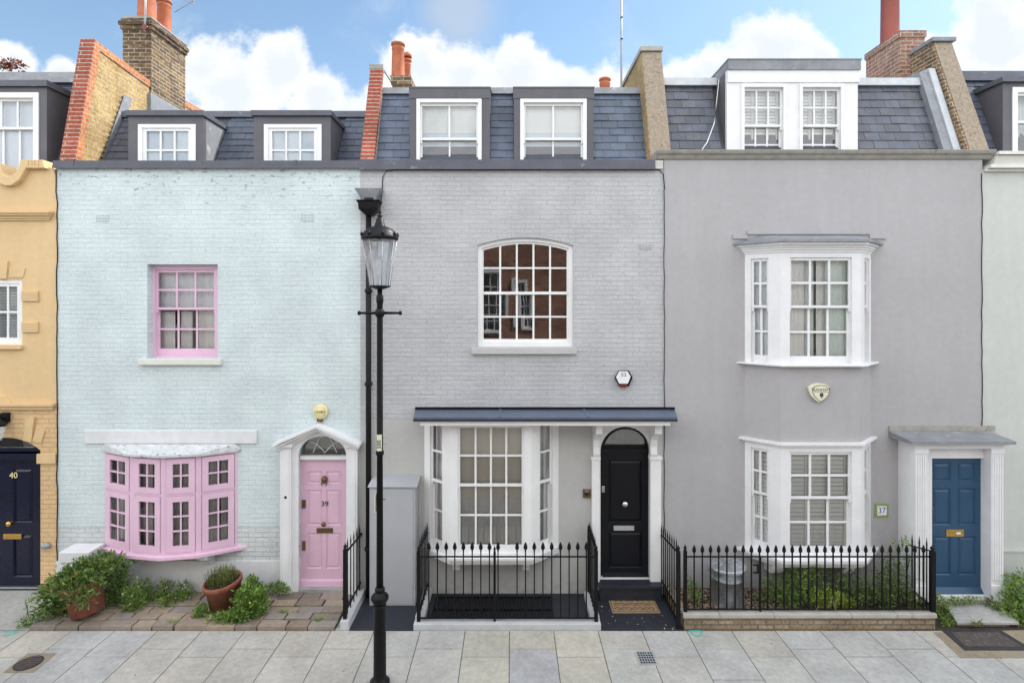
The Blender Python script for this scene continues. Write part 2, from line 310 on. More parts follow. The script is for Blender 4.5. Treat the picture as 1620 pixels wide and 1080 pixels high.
# =====================================================================  mesh builder
ORG = {}
class MB:
    def __init__(s, T=None):
        s.v = []; s.f = []; s.c = []; s.sm = []; s.T = T; s.marks = []
    def add(s, verts, faces, col=None, smooth=False):
        o = len(s.v)
        for p in verts:
            s.v.append(tuple(s.T(*p)) if s.T else tuple(p))
        for f in faces:
            s.f.append([i + o for i in f]); s.c.append(col or (1, 1, 1)); s.sm.append(smooth)
        return s
    def box(s, x0, x1, y0, y1, z0, z1, col=None):
        if x0 > x1: x0, x1 = x1, x0
        if y0 > y1: y0, y1 = y1, y0
        if z0 > z1: z0, z1 = z1, z0
        v = [(x0, y0, z0), (x1, y0, z0), (x1, y1, z0), (x0, y1, z0), (x0, y0, z1), (x1, y0, z1), (x1, y1, z1), (x0, y1, z1)]
        return s.add(v, [(0, 3, 2, 1), (4, 5, 6, 7), (0, 1, 5, 4), (1, 2, 6, 5), (2, 3, 7, 6), (3, 0, 4, 7)], col)
    def hexa(s, v, col=None):
        return s.add(v, [(0, 3, 2, 1), (4, 5, 6, 7), (0, 1, 5, 4), (1, 2, 6, 5), (2, 3, 7, 6), (3, 0, 4, 7)], col)
    def extr(s, loops, a, b, mp, col=None, smooth=False):
        """loops: outer + holes in 2D; mp(u, v, w) -> 3D; w from a to b"""
        vl = [[Vector((u, v, 0)) for u, v in l] for l in loops]
        tris = tessellate_polygon(vl)
        flat = [p for l in loops for p in l]
        n = len(flat)
        V = [mp(u, v, a) for u, v in flat] + [mp(u, v, b) for u, v in flat]
        Fc = []
        for t in tris:
            Fc.append(tuple(t)); Fc.append(tuple(i + n for i in reversed(t)))
        s.add(V, Fc, col)
        o = 0
        for l in loops:
            k = len(l)
            V = [mp(u, v, a) for u, v in l] + [mp(u, v, b) for u, v in l]
            s.add(V, [(i, (i + 1) % k, (i + 1) % k + k, i + k) for i in range(k)], col, smooth)
        return s
    def plate(s, outer, holes, y0, y1, col=None): return s.extr([outer] + holes, y0, y1, lambda u, v, w: (u, w, v), col)
    def slab(s, poly, z0, z1, col=None): return s.extr([poly], z0, z1, lambda u, v, w: (u, v, w), col)
    def prismx(s, poly, x0, x1, col=None): return s.extr([poly], x0, x1, lambda u, v, w: (w, u, v), col)
    def lathe(s, prof, cx, cy, seg=16, col=None, smooth=True, axis='z', cz=0, flat=(1, 1), close=True):
        V = []; Fc = []
        for r, h in prof:
            for i in range(seg):
                a = 2 * math.pi * i / seg
                p = (r * math.cos(a) * flat[0], r * math.sin(a) * flat[1], h)
                if axis == 'z': V.append((cx + p[0], cy + p[1], cz + p[2]))
                elif axis == 'y': V.append((cx + p[0], cy + p[2], cz + p[1]))
                else: V.append((cx + p[2], cy + p[0], cz + p[1]))
        for j in range(len(prof) - 1):
            for i in range(seg):
                k = (i + 1) % seg
                Fc.append((j * seg + i, j * seg + k, (j + 1) * seg + k, (j + 1) * seg + i))
        s.add(V, Fc, col, smooth)
        if close:
            n = len(prof)
            s.add(V[:seg], [tuple(reversed(range(seg)))], col); s.add(V[-seg:], [tuple(range(seg))], col)
        return s
    def tube(s, pts, r, seg=8, col=None, smooth=True):
        pts = [Vector(p) for p in pts]; V = []; Fc = []
        rs = r if isinstance(r, (list, tuple)) else [r] * len(pts)
        for i, p in enumerate(pts):
            d = (pts[min(i + 1, len(pts) - 1)] - pts[max(i - 1, 0)]).normalized()
            up = Vector((0, 0, 1)) if abs(d.z) < .9 else Vector((0, 1, 0))
            a = d.cross(up).normalized(); b = d.cross(a)
            for k in range(seg):
                t = 2 * math.pi * k / seg
                V.append(tuple(p + (a * math.cos(t) + b * math.sin(t)) * rs[i]))
        for j in range(len(pts) - 1):
            for k in range(seg):
                l = (k + 1) % seg
                Fc.append((j * seg + k, j * seg + l, (j + 1) * seg + l, (j + 1) * seg + k))
        s.add(V, Fc, col, smooth)
        s.add(V[:seg], [tuple(range(seg))], col); s.add(V[-seg:], [tuple(range(seg))], col)
        return s
    def build(s, name, mat, parent=None, bevel=0.0, origin=None):
        if name == 'glass' and len(s.marks) > 1:
            mk = s.marks + [(len(s.v), len(s.f))]; r = None
            for (v0, f0), (v1, f1) in zip(mk, mk[1:]):
                m = MB(); m.v = s.v[v0:v1]; m.f = [[i - v0 for i in f] for f in s.f[f0:f1]]; m.c = s.c[f0:f1]; m.sm = s.sm[f0:f1]; r = m.build(name, mat, parent)
            return r
        xs = [p[0] for p in s.v]; ys = [p[1] for p in s.v]; zs = [p[2] for p in s.v]
        o = origin or ((min(xs) + max(xs)) / 2, (min(ys) + max(ys)) / 2, min(zs))
        me = bpy.data.meshes.new(name)
        me.from_pydata([(p[0] - o[0], p[1] - o[1], p[2] - o[2]) for p in s.v], [], s.f)
        me.polygons.foreach_set('use_smooth', s.sm)
        if any(c != (1, 1, 1) for c in s.c) or mat.name in USEV:
            at = me.color_attributes.new('Col', 'FLOAT_COLOR', 'CORNER')
            d = []
            for f, c in zip(s.f, s.c): d += [c[0], c[1], c[2], 1.0] * len(f)
            at.data.foreach_set('color', d)
        bm = bmesh.new(); bm.from_mesh(me)
        bmesh.ops.remove_doubles(bm, verts=bm.verts, dist=1e-5)
        if name not in ('glass', 'foliage') : bmesh.ops.recalc_face_normals(bm, faces=bm.faces)
        bm.to_mesh(me); bm.free()
        me.materials.append(mat)
        ob = bpy.data.objects.new(name, me); COL.objects.link(ob)
        if parent is not None:
            ob.parent = parent; po = ORG[parent.name]
            ob.location = (o[0] - po[0], o[1] - po[1], o[2] - po[2])
        else: ob.location = o
        ORG[ob.name] = o
        if bevel:
            md = ob.modifiers.new('bevel', 'BEVEL'); md.width = bevel; md.segments = 2; md.limit_method = 'ANGLE'
        return ob
USEV = {'mid leaf', 'roof slate', 'older roof slate', 'york stone paving', 'old rough setts', 'garden gravel', 'leaf green', 'dark leaf', 'lime leaf', 'rusty leaf', 'dry grass'}
def thing(name, label, cat, loc, group=None):
    o = bpy.data.objects.new(name, None); COL.objects.link(o); o.location = loc; o.empty_display_size = .2
    ORG[o.name] = tuple(loc); o['label'] = label; o['category'] = cat
    if group: o['group'] = group
    return o
def tag(o, label, cat, group=None):
    o['label'] = label; o['category'] = cat
    if group: o['group'] = group
    return o
def struct(o): o['kind'] = 'structure'; return o
def frameT(O, ang=0.0):
    U = Vector((math.cos(ang), math.sin(ang), 0)); I = Vector((-math.sin(ang), math.cos(ang), 0)); O = Vector(O)
    return lambda x, y, z: O + U * x + I * y + Vector((0, 0, z))
def text(name, body, size, loc, mat, parent=None, rot=(math.pi / 2, 0, 0), depth=.004, squash=1.0):
    cu = bpy.data.curves.new(name, 'FONT'); cu.body = body; cu.size = size; cu.extrude = depth; cu.align_x = 'CENTER'; cu.align_y = 'CENTER'
    cu.resolution_u = 3
    to = bpy.data.objects.new(name, cu); COL.objects.link(to)
    bpy.context.view_layer.update()
    me = bpy.data.meshes.new_from_object(to.evaluated_get(bpy.context.evaluated_depsgraph_get()))
    bpy.data.objects.remove(to); me.materials.clear(); me.materials.append(mat)
    me.transform(Matrix.Diagonal((squash, 1, 1, 1))); me.transform(Matrix.Rotation(rot[0], 4, 'X')); me.transform(Matrix.Rotation(rot[1], 4, 'Y')) ; me.transform(Matrix.Rotation(rot[2], 4, 'Z'))
    ob = bpy.data.objects.new(name, me); COL.objects.link(ob)
    po = ORG[parent.name] if parent else (0, 0, 0)
    ob.parent = parent; ob.location = (loc[0] - po[0], loc[1] - po[1], loc[2] - po[2]); ORG[ob.name] = tuple(loc)
    return ob
def arc(x0, x1, zs, rise, n=14, ell=False):
    """points from right spring to left spring of a segmental / elliptical arch"""
    w = (x1 - x0) / 2; cx = (x0 + x1) / 2; out = []
    if ell:
        for i in range(n + 1):
            a = math.pi * i / n; out.append((cx + w * math.cos(a), zs + rise * math.sin(a)))
    else:
        R = (w * w + rise * rise) / (2 * rise); a0 = math.asin(w / R)
        for i in range(n + 1):
            a = a0 - 2 * a0 * i / n; out.append((cx + R * math.sin(a), zs + rise - R + R * math.cos(a)))
    return out
def archpoly(x0, x1, z0, zs, rise, n=14, ell=False): return [(x0, z0), (x1, z0)] + arc(x0, x1, zs, rise, n, ell)
def rect(x0, x1, z0, z1): return [(x0, z0), (x1, z0), (x1, z1), (x0, z1)]
def ring(mb, x0, x1, z0, z1, y0, y1, l, r=None, b=None, t=None):
    r = l if r is None else r; b = l if b is None else b; t = l if t is None else t
    mb.box(x0, x0 + l, y0, y1, z0, z1); mb.box(x1 - r, x1, y0, y1, z0, z1)
    mb.box(x0 + l, x1 - r, y0 + .0005, y1 - .0005, z0, z0 + b); mb.box(x0 + l, x1 - r, y0 + .0005, y1 - .0005, z1 - t, z1)

def panes(mb, x0, x1, z0, z1, y, cols, rows):
    mb.marks.append((len(mb.v), len(mb.f)))
    for i in range(cols):
        for j in range(rows):
            a = x0 + (x1 - x0) * i / cols; b = x0 + (x1 - x0) * (i + 1) / cols
            c = z0 + (z1 - z0) * j / rows; d = z0 + (z1 - z0) * (j + 1) / rows
            t = [random.uniform(-.0016, .0016) for _ in range(3)]
            mb.add([(a, y + t[0], c), (b, y + t[1], c), (b, y + t[1] + t[2], d), (a, y + t[0] + t[2], d)], [(0, 1, 2, 3)])
def sash(fr, gl, x0, x1, z0, z1, y, cols, rows, st=.045, top=.045, bot=.05, mun=.024, th=.035):
    ring(fr, x0, x1, z0, z1, y, y + th, st, st, bot, top)
    gx0, gx1, gz0, gz1 = x0 + st, x1 - st, z0 + bot, z1 - top
    for i in range(1, cols):
        c = gx0 + (gx1 - gx0) * i / cols; fr.box(c - mun / 2, c + mun / 2, y + .006, y + th - .004, gz0, gz1)
    for j in range(1, rows):
        c = gz0 + (gz1 - gz0) * j / rows; fr.box(gx0, gx1, y + .007, y + th - .005, c - mun / 2, c + mun / 2)
    panes(gl, gx0, gx1, gz0, gz1, y + th * .6, cols, rows)
def sash_window(fr, gl, w, h, cols, rt, rb, meet, case=.06, y0=.0, st=.045, mun=.026, base=.0, casey=None, horns=True, bot=.075):
    """local frame, opening (0..w, 0..h); top sash in front, bottom sash behind; meet = height of the meeting rail"""
    cy = y0 if casey is None else casey
    ring(fr, 0, w, 0, h, cy, y0 + .14, case, case, max(case * .6, .03), case)
    b = max(case * .6, .03)
    sash(fr, gl, case, w - case, meet - .02, h - case, y0 + .03, cols, rt, st, .045, .04, mun)
    sash(fr, gl, case, w - case, b, meet + .02, y0 + .072, cols, rb, st, .04, bot, mun)
    if horns:
        for x in (case + .002, w - case - st + .002):
            fr.box(x, x + st - .004, y0 + .031, y0 + .062, meet - .075, meet - .02)
def curtain(mb, x0, x1, z0, z1, y, amp=.02, wave=.09, col=None, n=None):
    n = n or max(8, int((x1 - x0) / .018)); V = []; ph = random.random() * 6
    for i in range(n + 1):
        x = x0 + (x1 - x0) * i / n
        yy = y + amp * math.sin(2 * math.pi * x / wave + ph + .8 * math.sin(x * 7))
        V += [(x, yy, z0), (x, yy, z1)]
    return mb.add(V, [(2 * i, 2 * i + 2, 2 * i + 3, 2 * i + 1) for i in range(n)], col, True)
def slats(mb, x0, x1, z0, z1, y, pitch=.06, frames=()):
    z = z0 + pitch / 2
    while z < z1:
        mb.add([(x0, y - .009, z - pitch * .42), (x1, y - .009, z - pitch * .42), (x1, y + .006, z + pitch * .42), (x0, y + .006, z + pitch * .42)], [(0, 1, 2, 3)])
        z += pitch
    for f in frames: mb.box(f - .02, f + .02, y - .024, y + .01, z0, z1)
    return mb
def paneldoor(root, x0, x1, z0, z1, y, panels, mat, th=.045, name='door', deep=.014):
    """panels in fractions (u0, u1, v0, v1)"""
    w = x1 - x0; h = z1 - z0; mb = MB()
    P = [(x0 + a * w, x0 + b * w, z0 + c * h, z0 + d * h) for a, b, c, d in panels]
    mb.plate(rect(x0, x1, z0, z1), [rect(*p) for p in P], y, y + deep)
    mb.box(x0 + .001, x1 - .001, y + deep + .0005, y + th, z0 + .001, z1 - .001)
    for a, b, c, d in P:
        i = .012; k = .045
        o = [(a, c), (b, c), (b, d), (a, d)]; q = [(a + k, c + k), (b - k, c + k), (b - k, d - k), (a + k, d - k)]
        # raised lip round the panel, then the fielded centre
        m1 = [(a + i, c + i), (b - i, c + i), (b - i, d - i), (a + i, d - i)]
        V = [(u, y - .004, v) for u, v in [(a - .008, c - .008), (b + .008, c - .008), (b + .008, d + .008), (a - .008, d + .008)]] + [(u, y + deep - .001, v) for u, v in m1]
        mb.add(V, [(j, (j + 1) % 4, (j + 1) % 4 + 4, j + 4) for j in range(4)])
        V = [(u, y + deep, v) for u, v in m1] + [(u, y + .003, v) for u, v in q]
        mb.add(V, [(j, (j + 1) % 4, (j + 1) % 4 + 4, j + 4) for j in range(4)] + [(4, 5, 6, 7)])
    return mb.build(name, mat, root)
def slates(root, x0, x1, yb, zb, yt, zt, gaps, mat, rowh=.155, wid=.26, name='slates', seed=1, tone=(1, 1, 1)):
    rnd = random.Random(seed); L = math.hypot(yt - yb, zt - zb); dy = (yt - yb) / L; dz = (zt - zb) / L
    ny, nz = -dz, dy
    mb = MB(); rows = int(L / rowh) + 1; rh = L / rows
    for r in range(rows):
        s0 = r * rh; s1 = min(L, s0 + rh + .05)
        x = x0 - wid * (.5 if r % 2 else 0) - rnd.random() * .03
        while x < x1:
            a = max(x + .0025, x0); b = min(x + wid - .0025, x1); x += wid
            segs = [(a, b)]
            zc = zb + dz * s0
            for g0, g1, gz in gaps:
                if zc > gz: continue
                ns = []
                for p, q in segs:
                    if q <= g0 or p >= g1: ns.append((p, q)); continue
                    if p < g0: ns.append((p, g0))
                    if q > g1: ns.append((g1, q))
                segs = ns
            k = rnd.uniform(.82, 1.16); bl = rnd.uniform(.95, 1.08)
            c = (k * tone[0], k * tone[1], k * bl * tone[2])
            for p, q in segs:
                if q - p < .02: continue
                t0 = .017 + rnd.uniform(-.003, .004); t1 = .003; j = rnd.uniform(-.004, .004)
                def pt(xx, ss, nn_): return (xx, yb + dy * ss + ny * nn_, zb + dz * ss + nz * nn_)
                mb.hexa([pt(p, s0 + j, t0 - .008), pt(q, s0 + j, t0 - .008), pt(q, s1, t1 - .008), pt(p, s1, t1 - .008),
                         pt(p, s0 + j, t0), pt(q, s0 + j, t0), pt(q, s1, t1), pt(p, s1, t1)], c)
    # boarding below
    mb.hexa([(x0, yb + .001, zb), (x1, yb + .001, zb), (x1, yb + .12, zb), (x0, yb + .12, zb), (x0, yt + .001, zt), (x1, yt + .001, zt), (x1, yt + .12, zt), (x0, yt + .12, zt)], (.45, .45, .45))
    return mb.build(name, mat, root)
def foliage(mb, blobs, n, size, rnd, aspect=2.0, cols=None, up=.3):
    """leaf-sized folded faces through the volume of the blobs (cx, cy, cz, rx, ry, rz)"""
    tot = sum(b[3] * b[4] * b[5] for b in blobs)
    for b in blobs:
        k = max(6, int(n * b[3] * b[4] * b[5] / tot))
        for _ in range(k):
            while True:
                p = Vector((rnd.uniform(-1, 1), rnd.uniform(-1, 1), rnd.uniform(-1, 1)))
                if .25 < p.length < 1: break
            rag = 1 + .36 * math.sin(p.x * 9 + b[0] * 5) * math.cos(p.z * 8 + b[2] * 7)
            c = Vector((b[0] + p.x * b[3] * rag, b[1] + p.y * b[4] * rag, max(.02, b[2] + p.z * b[5] * rag)))
            d = (p + Vector((rnd.uniform(-1, 1), rnd.uniform(-1, 1), rnd.uniform(-.6, 1) + up))).normalized()
            s = d.cross(Vector((rnd.uniform(-1, 1), rnd.uniform(-1, 1), rnd.uniform(-1, 1)))).normalized()
            L = size * rnd.uniform(.4, 1.6); W = L / aspect
            nrm = d.cross(s) * (W * .25)
            g = rnd.uniform(.55, 1.45); cc = (g * rnd.uniform(.85, 1.2), g, g * rnd.uniform(.7, 1.1))
            if rnd.random() < .035: cc = (g * 2.2, g * 1.3, g * .8)
            mb.add([c, c + d * L * .5 + s * W * .5 + nrm, c + d * L, c + d * L * .5 - s * W * .5 + nrm], [(0, 1, 2), (0, 2, 3)], cc)
        # loose shoots beyond the mass, with leaves in pairs
        for _ in range(5):
            a = rnd.uniform(0, 6.28); e = Vector((math.cos(a), math.sin(a) * .6 - .2, rnd.uniform(.1, 1.2))).normalized(); p0 = Vector((b[0] + e.x * b[3] * .7, b[1] + e.y * b[4] * .7, b[2] + e.z * b[5] * .7)); ln_ = rnd.uniform(.5, 1.1) * max(.06, b[5] * .8)
            for k in range(9):
                c = p0 + e * ln_ * k / 8 + Vector((0, 0, -.02 * (k / 8) ** 2)); c.z = max(c.z, .03)
                for sg in (-1, 1):
                    d = (e * .5 + Vector((sg * rnd.uniform(.4, 1), rnd.uniform(-.6, .4), rnd.uniform(-.2, .5)))).normalized(); s = d.cross(Vector((0, -.4, 1))).normalized(); L = size * rnd.uniform(.4, .9); W = L / aspect; g = rnd.uniform(.8, 1.6)
                    mb.add([c, c + d * L * .5 + s * W * .5, c + d * L, c + d * L * .5 - s * W * .5], [(0, 1, 2), (0, 2, 3)], (g * 1.05, g, g * .8))
    return mb
def stems(mb, x, y, z, n, h, rnd, spread=.1, r=.003):
    for _ in range(n):
        a = rnd.uniform(0, 6.28); t = rnd.uniform(.2, 1) * spread
        p1 = (x + t * math.cos(a) * .5, y + t * math.sin(a) * .5, z + h * .55); p2 = (x + t * math.cos(a), y + t * math.sin(a), z + h * rnd.uniform(.8, 1.1))
        mb.tube([(x, y, z), p1, p2], [r, r * .8, r * .4], 4)
    return mb

# =====================================================================  interiors shared by the houses
def interior(root, x0, x1, ztop=6.6, yf=.26, yb=4.0, mid=3.05):
    mb = MB()
    for z0, z1 in ((.05, mid - .15), (mid, ztop)):
        v = [(x0, yf, z0), (x1, yf, z0), (x1, yb, z0), (x0, yb, z0), (x0, yf, z1), (x1, yf, z1), (x1, yb, z1), (x0, yb, z1)]
        mb.add(v, [(4, 5, 6, 7), (1, 2, 6, 5), (2, 3, 7, 6), (3, 0, 4, 7), (0, 1, 2, 3)])
    return mb.build('interior', M['interior'], root)
def shell(root, x0, x1, mat, ztop=6.8, roofz=8.2, yb=7.5):
    mb = MB(); mb.box(x0 + .01, x0 + .12, .25, yb, 0, ztop - .02); mb.box(x1 - .12, x1 - .01, .25, yb, 0, ztop - .02); mb.box(x0 + .01, x1 - .01, yb, yb + .2, 0, roofz - .1)
    mb.build('rear_wall', mat, root)
def deck(root, x0, x1, y, z, mat, yb=7.6):
    MB().slab([(x0, y), (x1, y), (x1, yb), (x0, yb)], z - .18, z - .03).build('roof_deck', mat, root)

G = {}
# =====================================================================  HOUSE 39 (mint)
X0, X1 = fx(90), fx(570)
r39 = thing('terraced_house', 'pale mint painted brick house with pink door and pink bow window', 'house', (fx(330), 0, 0), 'terraced houses in the row')
wz1 = fz(264)
hw = rect(fx(233), fx(344.5), fz(567), fz(418))
hb = rect(fx(168), fx(373), fz(864), fz(712))
dz0 = fz(926)
hd = archpoly(fx(472), fx(549), dz0, fz(720), fz(689) - fz(720), ell=True)
pl = fz(886); ww = fz(832)
MB().plate([(X0, ww), (fx(168), ww), (fx(168), fz(712)), (fx(373), fz(712)), (fx(373), ww), (fx(472), ww)] + list(reversed(hd[2:])) + [(fx(549), ww), (X1, ww), (X1, wz1), (X0, wz1)], [hw], 0, .25).build('wall', M['mint'], r39)
# lower strips: worn white band and smooth plinth, left and right of the openings
for a, b in ((X0, fx(168)), (fx(373), fx(472)), (fx(549), X1)): MB().box(a, b, .003, .25, pl, ww - .001).build('lower_wall', M['oldwhite'], r39)
MB().box(fx(472), fx(550), -.04, .25, -.05, .10).build('threshold', M['concrete'], r39)
for a, b in ((X0, fx(472)), (fx(549), X1)): MB().box(a, b, -.022, .25, -.1, pl - .001).build('plinth', M['paleplinth'], r39)
MB().box(fx(168), fx(373), .02, .25, pl, fz(866)).build('apron', M['oldwhite'], r39)
interior(r39, X0 + .13, X1 - .13); shell(r39, X0, X1, M['stock'])
# lead capping
mb = MB(); ya = -.06
mb.box(X0 - .02, X1 - .005, ya, .36, fz(265, ya), fz(254, ya)); mb.box(X0 - .02, X1 - .005, ya - .012, ya, fz(265, ya) - .012, fz(265, ya) + .03)
for px in (120, 322, 470): mb.box(fx(px) - .012, fx(px) + .012, ya - .008, .37, fz(264.6, ya), fz(253.4, ya))
mb.build('parapet_capping', M['lead'], r39)
# roof
slates(r39, X0 + .15, X1, .66, 6.72, 1.40, 8.02, [(fx(200, .5), fx(324, .5), 7.9), (fx(400, .5), fx(524, .5), 7.9)], M['slatedark'], rowh=.155, seed=3)
MB().prismx([(1.33, 7.98), (1.37, 8.10), (1.6, 8.12), (1.6, 7.98)], X0 + .1, X1).build('roof_flashing', M['lead'], r39)
deck(r39, X0, X1, 1.5, 8.1, M['lead'])
MB().box(X0 + .1, X1, .25, .8, 6.5, 6.66).build('gutter', M['lead'], r39)
def dormer39(a, b, wa, wb, nm):
    Y = .5; x0, x1 = fx(a, Y), fx(b, Y); zt = fz(184, Y); zb = 6.62; w0, w1 = fx(wa, Y), fx(wb, Y); wt = fz(197, Y)
    mb = MB(); mb.plate(rect(x0, x1, zb, zt), [rect(w0, w1, zb + .12, wt)], Y, Y + .08)
    zs = lambda y: zt + (.52 - y) * .04
    yb = .68 + (zt - 6.75) / 1.85 + .1
    mb.build('dormer', M['leadbrown'], r39)
    d = bpy.data.objects[-1] if False else [o for o in r39.children if o.name.startswith('dormer')][-1]
    for xa, xb, mm in ((x0, x0 + .05, 'leadbrown'), (x1 - .05, x1, 'leadlight' if nm == 0 else 'leadbrown')):  # left dormer's right cheek lighter: sun on that side put into its colour
        MB().prismx([(Y + .081, zb), (.75, zb), (yb, zt), (Y + .081, zt)], xa, xb).build('cheek', M[mm], d)
    MB().prismx([(Y - .05, zt), (yb + .05, zt - .01), (yb + .05, zt + .05), (Y - .05, zt + .085)], x0 - .03, x1 + .03).build('dormer_roof', M['lead'], d)
    fr, gl = MB(frameT((w0, Y, zb + .12))), MB(frameT((w0, Y, zb + .12)))
    W, Hh = w1 - w0, wt - zb - .12
    ring(fr, 0, W, 0, Hh, -.015, .06, .07, .07, .05, .06)
    sash(fr, gl, .07, W - .07, .05, Hh - .06, .005, 3, 2, .06, .05, .05, .03)
    w = fr.build('window', M['white'], r39); gl.build('glass', M['glass'], w)
    MB(frameT((w0, Y, zb + .12))).box(.05, W - .05, .06, .065, .03, Hh - .05).build('blind', M['blindsky'], w)
    MB().box(x0 + .06, x1 - .06, .95, 1.0, zb, zt - .01).build('dormer_back', M['interior'], d)
dormer39(203, 322, 219, 310, 0); dormer39(401.5, 523, 418, 509, 1)
# pink upper window
Y = .13
O = (fx(238, Y), Y, fz(567, Y)); W = fx(347, Y) - O[0]; Hh = fz(419, Y) - O[2]
fr, gl = MB(frameT(O)), MB(frameT(O))
sash_window(fr, gl, W, Hh, 3, 2, 2, fz(488, .16) - O[2], case=.075, st=.03, mun=.028, bot=.11)
w = fr.build('window', M['pink'], r39); gl.build('glass', M['glassold'], w)
cu = MB(frameT(O)); curtain(cu, .04, W - .04, Hh * .52, Hh, .165, .010, .07); cu.build('curtain', M['curtainwhite'], w)
cu = MB(frameT(O)); curtain(cu, W * .60, W - .03, 0, Hh, .20, .015, .06); curtain(cu, .03, W * .26, 0, Hh * .5, .20, .015, .06); curtain(cu, W * .34, W * .50, 0, Hh * .5, .21, .012, .05); cu.build('curtain', M['curtaincream'], w)
MB().box(fx(222), fx(352), -.07, .13, fz(577, -.05), fz(568, -.05)).build('window_sill', M['cream'], w, bevel=.006)
# lintel and bow window
MB().box(fx(135), fx(407), -.028, .0, fz(701), fz(680)).build('lintel', M['paleplinth'], r39, bevel=.008)
bp = [(fx(166), 0.0), (fx(208, -.25), -.25), (fx(258, -.34), -.34), (fx(314, -.25), -.25), (fx(376), 0.0)]
zb, zt, zm = fz(863), fz(713), fz(772)
GLS = []; CUS = []; frb = MB()
for i in range(4):
    p, q = bp[i], bp[i + 1]; L = math.hypot(q[0] - p[0], q[1] - p[1]); ang = math.atan2(q[1] - p[1], q[0] - p[0])
    glb = MB(); GLS.append(glb); frb.T = frameT((p[0], p[1], zb), ang); glb.T = frb.T; h = zt - zb; m = (zm - zb)
    c = .042
    ring(frb, 0, L, 0, h, 0, .07, c, c, .03, .03); frb.box(c, L - c, .001, .069, m - .018, m + .018)
    sash(frb, glb, c + .006, L - c - .006, .036, m - .022, -.012, 2, 3, .088, .085, .095, .022, .04)
    sash(frb, glb, c + .006, L - c - .006, m + .022, h - .036, -.012, 2, 2, .088, .08, .085, .022, .04)
    cu = MB(frb.T); curtain(cu, c + .06, L * (.40 + .1 * (i % 2)), .03, h - .04, .115, .014, .06); curtain(cu, L * (.47 + .1 * (i % 2)), L - c - .06, .03, h - .04, .12, .014, .055); CUS.append(cu)
bay = frb.build('bow_window', M['pink'], r39)
for c_ in CUS: c_.build('curtain', M['curtaindark'], bay)
for g_ in GLS: g_.build('glass', M['glass'], bay)
def offs(pts, d, dx):
    c = (sum(p[0] for p in pts) / len(pts)); out = []
    for i, p in enumerate(pts):
        a = pts[max(i - 1, 0)]; b = pts[min(i + 1, len(pts) - 1)]
        t = Vector((b[0] - a[0], b[1] - a[1])).normalized(); n = Vector((t.y, -t.x))
        out.append((p[0] + n.x * d, p[1] + n.y * d) if 0 < i < len(pts) - 1 else (p[0] + (-dx if i == 0 else dx), p[1]))
    return out
mb = MB(); o = offs(bp, .08, .14); mb.slab(o + [(o[-1][0], .02), (o[0][0], .02)], zb - .055, zb - .001)
mb.build('window_sill', M['pink'], bay, bevel=.008)
# lead roof of the bow, a low cone up to the lintel
mb = MB(); o = offs(bp, .07, .07)
for i in range(4):
    a, b = o[i], o[i + 1]; a2 = (a[0] * .92 + fx(270) * .08, .0); b2 = (b[0] * .92 + fx(270) * .08, .0)
    mb.add([(a[0], a[1], zt), (b[0], b[1], zt), (b[0], b[1], zt + .035), (a[0], a[1], zt + .035), (a2[0], -.036, zt + .12), (b2[0], -.036, zt + .12), (b[0], .0, zt), (a[0], .0, zt)], [(0, 1, 2, 3), (3, 2, 5, 4), (0, 1, 6, 7)])
mb.build('bow_roof', M['oldlead'], bay)
mb = MB(); mb.slab([(p[0] * .98 + fx(270) * .02, p[1] * .6 + .0) for p in bp], zb + .01, zb + .02); mb.build('inner_sill', M['white'], bay)
for px0, px1 in ((212, 226), (320, 336)):
    mb = MB(); x0, x1 = fx(px0, -.1), fx(px1, -.1); zt_ = zb - .058
    mb.prismx([(-.022, zt_), (-.26, zt_), (-.26, zt_ - .05), (-.17, zt_ - .07), (-.12, zt_ - .17), (-.022, zt_ - .18)], x0, x1)
    mb.build('bracket', M['oldwhite'], bay)
# raised block beside the bow
mb = MB(); mb.box(fx(93, -.35), fx(142, -.35), -.36, -.023, fz(890, -.35), fz(873, -.35)); mb.box(fx(94, -.35), fx(141, -.35), -.35, -.023, .0, fz(890.5, -.35))
mb.build('wall_block', M['paleplinth'], r39, bevel=.01)
# door surround
mb = MB()
zsp = fz(700)
outer = [(fx(456), dz0 - .05), (fx(456), fz(694)), (fx(507), fz(675)), (fx(560), fz(694)), (fx(560), dz0 - .05)]
hole = [(fx(550), dz0 - .05), (fx(474), dz0 - .05)]
poly = [(fx(452), 0), (fx(473.5), 0), (fx(473.5), fz(720))] + list(reversed(arc(fx(473.5), fx(549), fz(720), fz(688.5) - fz(720), 16, True))) + [(fx(549), 0), (fx(564), 0), (fx(564), fz(698)), (fx(507), fz(672)), (fx(452), fz(698))]
mb.plate(poly, [], -.045, 0)
mb.box(fx(447), fx(464), -.10, -.046, .0, fz(704)); mb.box(fx(551.5), fx(568), -.10, -.046, .0, fz(704))
mb.box(fx(450), fx(461), -.11, -.1005, .18, fz(712)); mb.box(fx(554.5), fx(565), -.11, -.1005, .18, fz(712))
mb.box(fx(444), fx(467), -.14, -.046, fz(704) + .001, fz(699)); mb.box(fx(549), fx(570.5), -.14, -.046, fz(704) + .001, fz(699))
sr = mb.build('door_surround', M['oldpaint'], r39)
def rake(k, y, t, e):
    return [(fx(438 + e), fz(697 + k)), (fx(507), fz(667 + k)), (fx(574 - e), fz(697 + k)), (fx(574 - e), fz(697 + k + t)), (fx(507), fz(667 + k + t)), (fx(438 + e), fz(697 + k + t))]
mb = MB(); mb.plate(rake(1, 0, 4, 0), [], -.21, -.0); mb.plate(rake(5.1, 0, 4, 3), [], -.17, -.046); mb.plate(rake(9.2, 0, 3, 7), [], -.13, -.046)
mb.build('pediment', M['oldpaint'], sr)
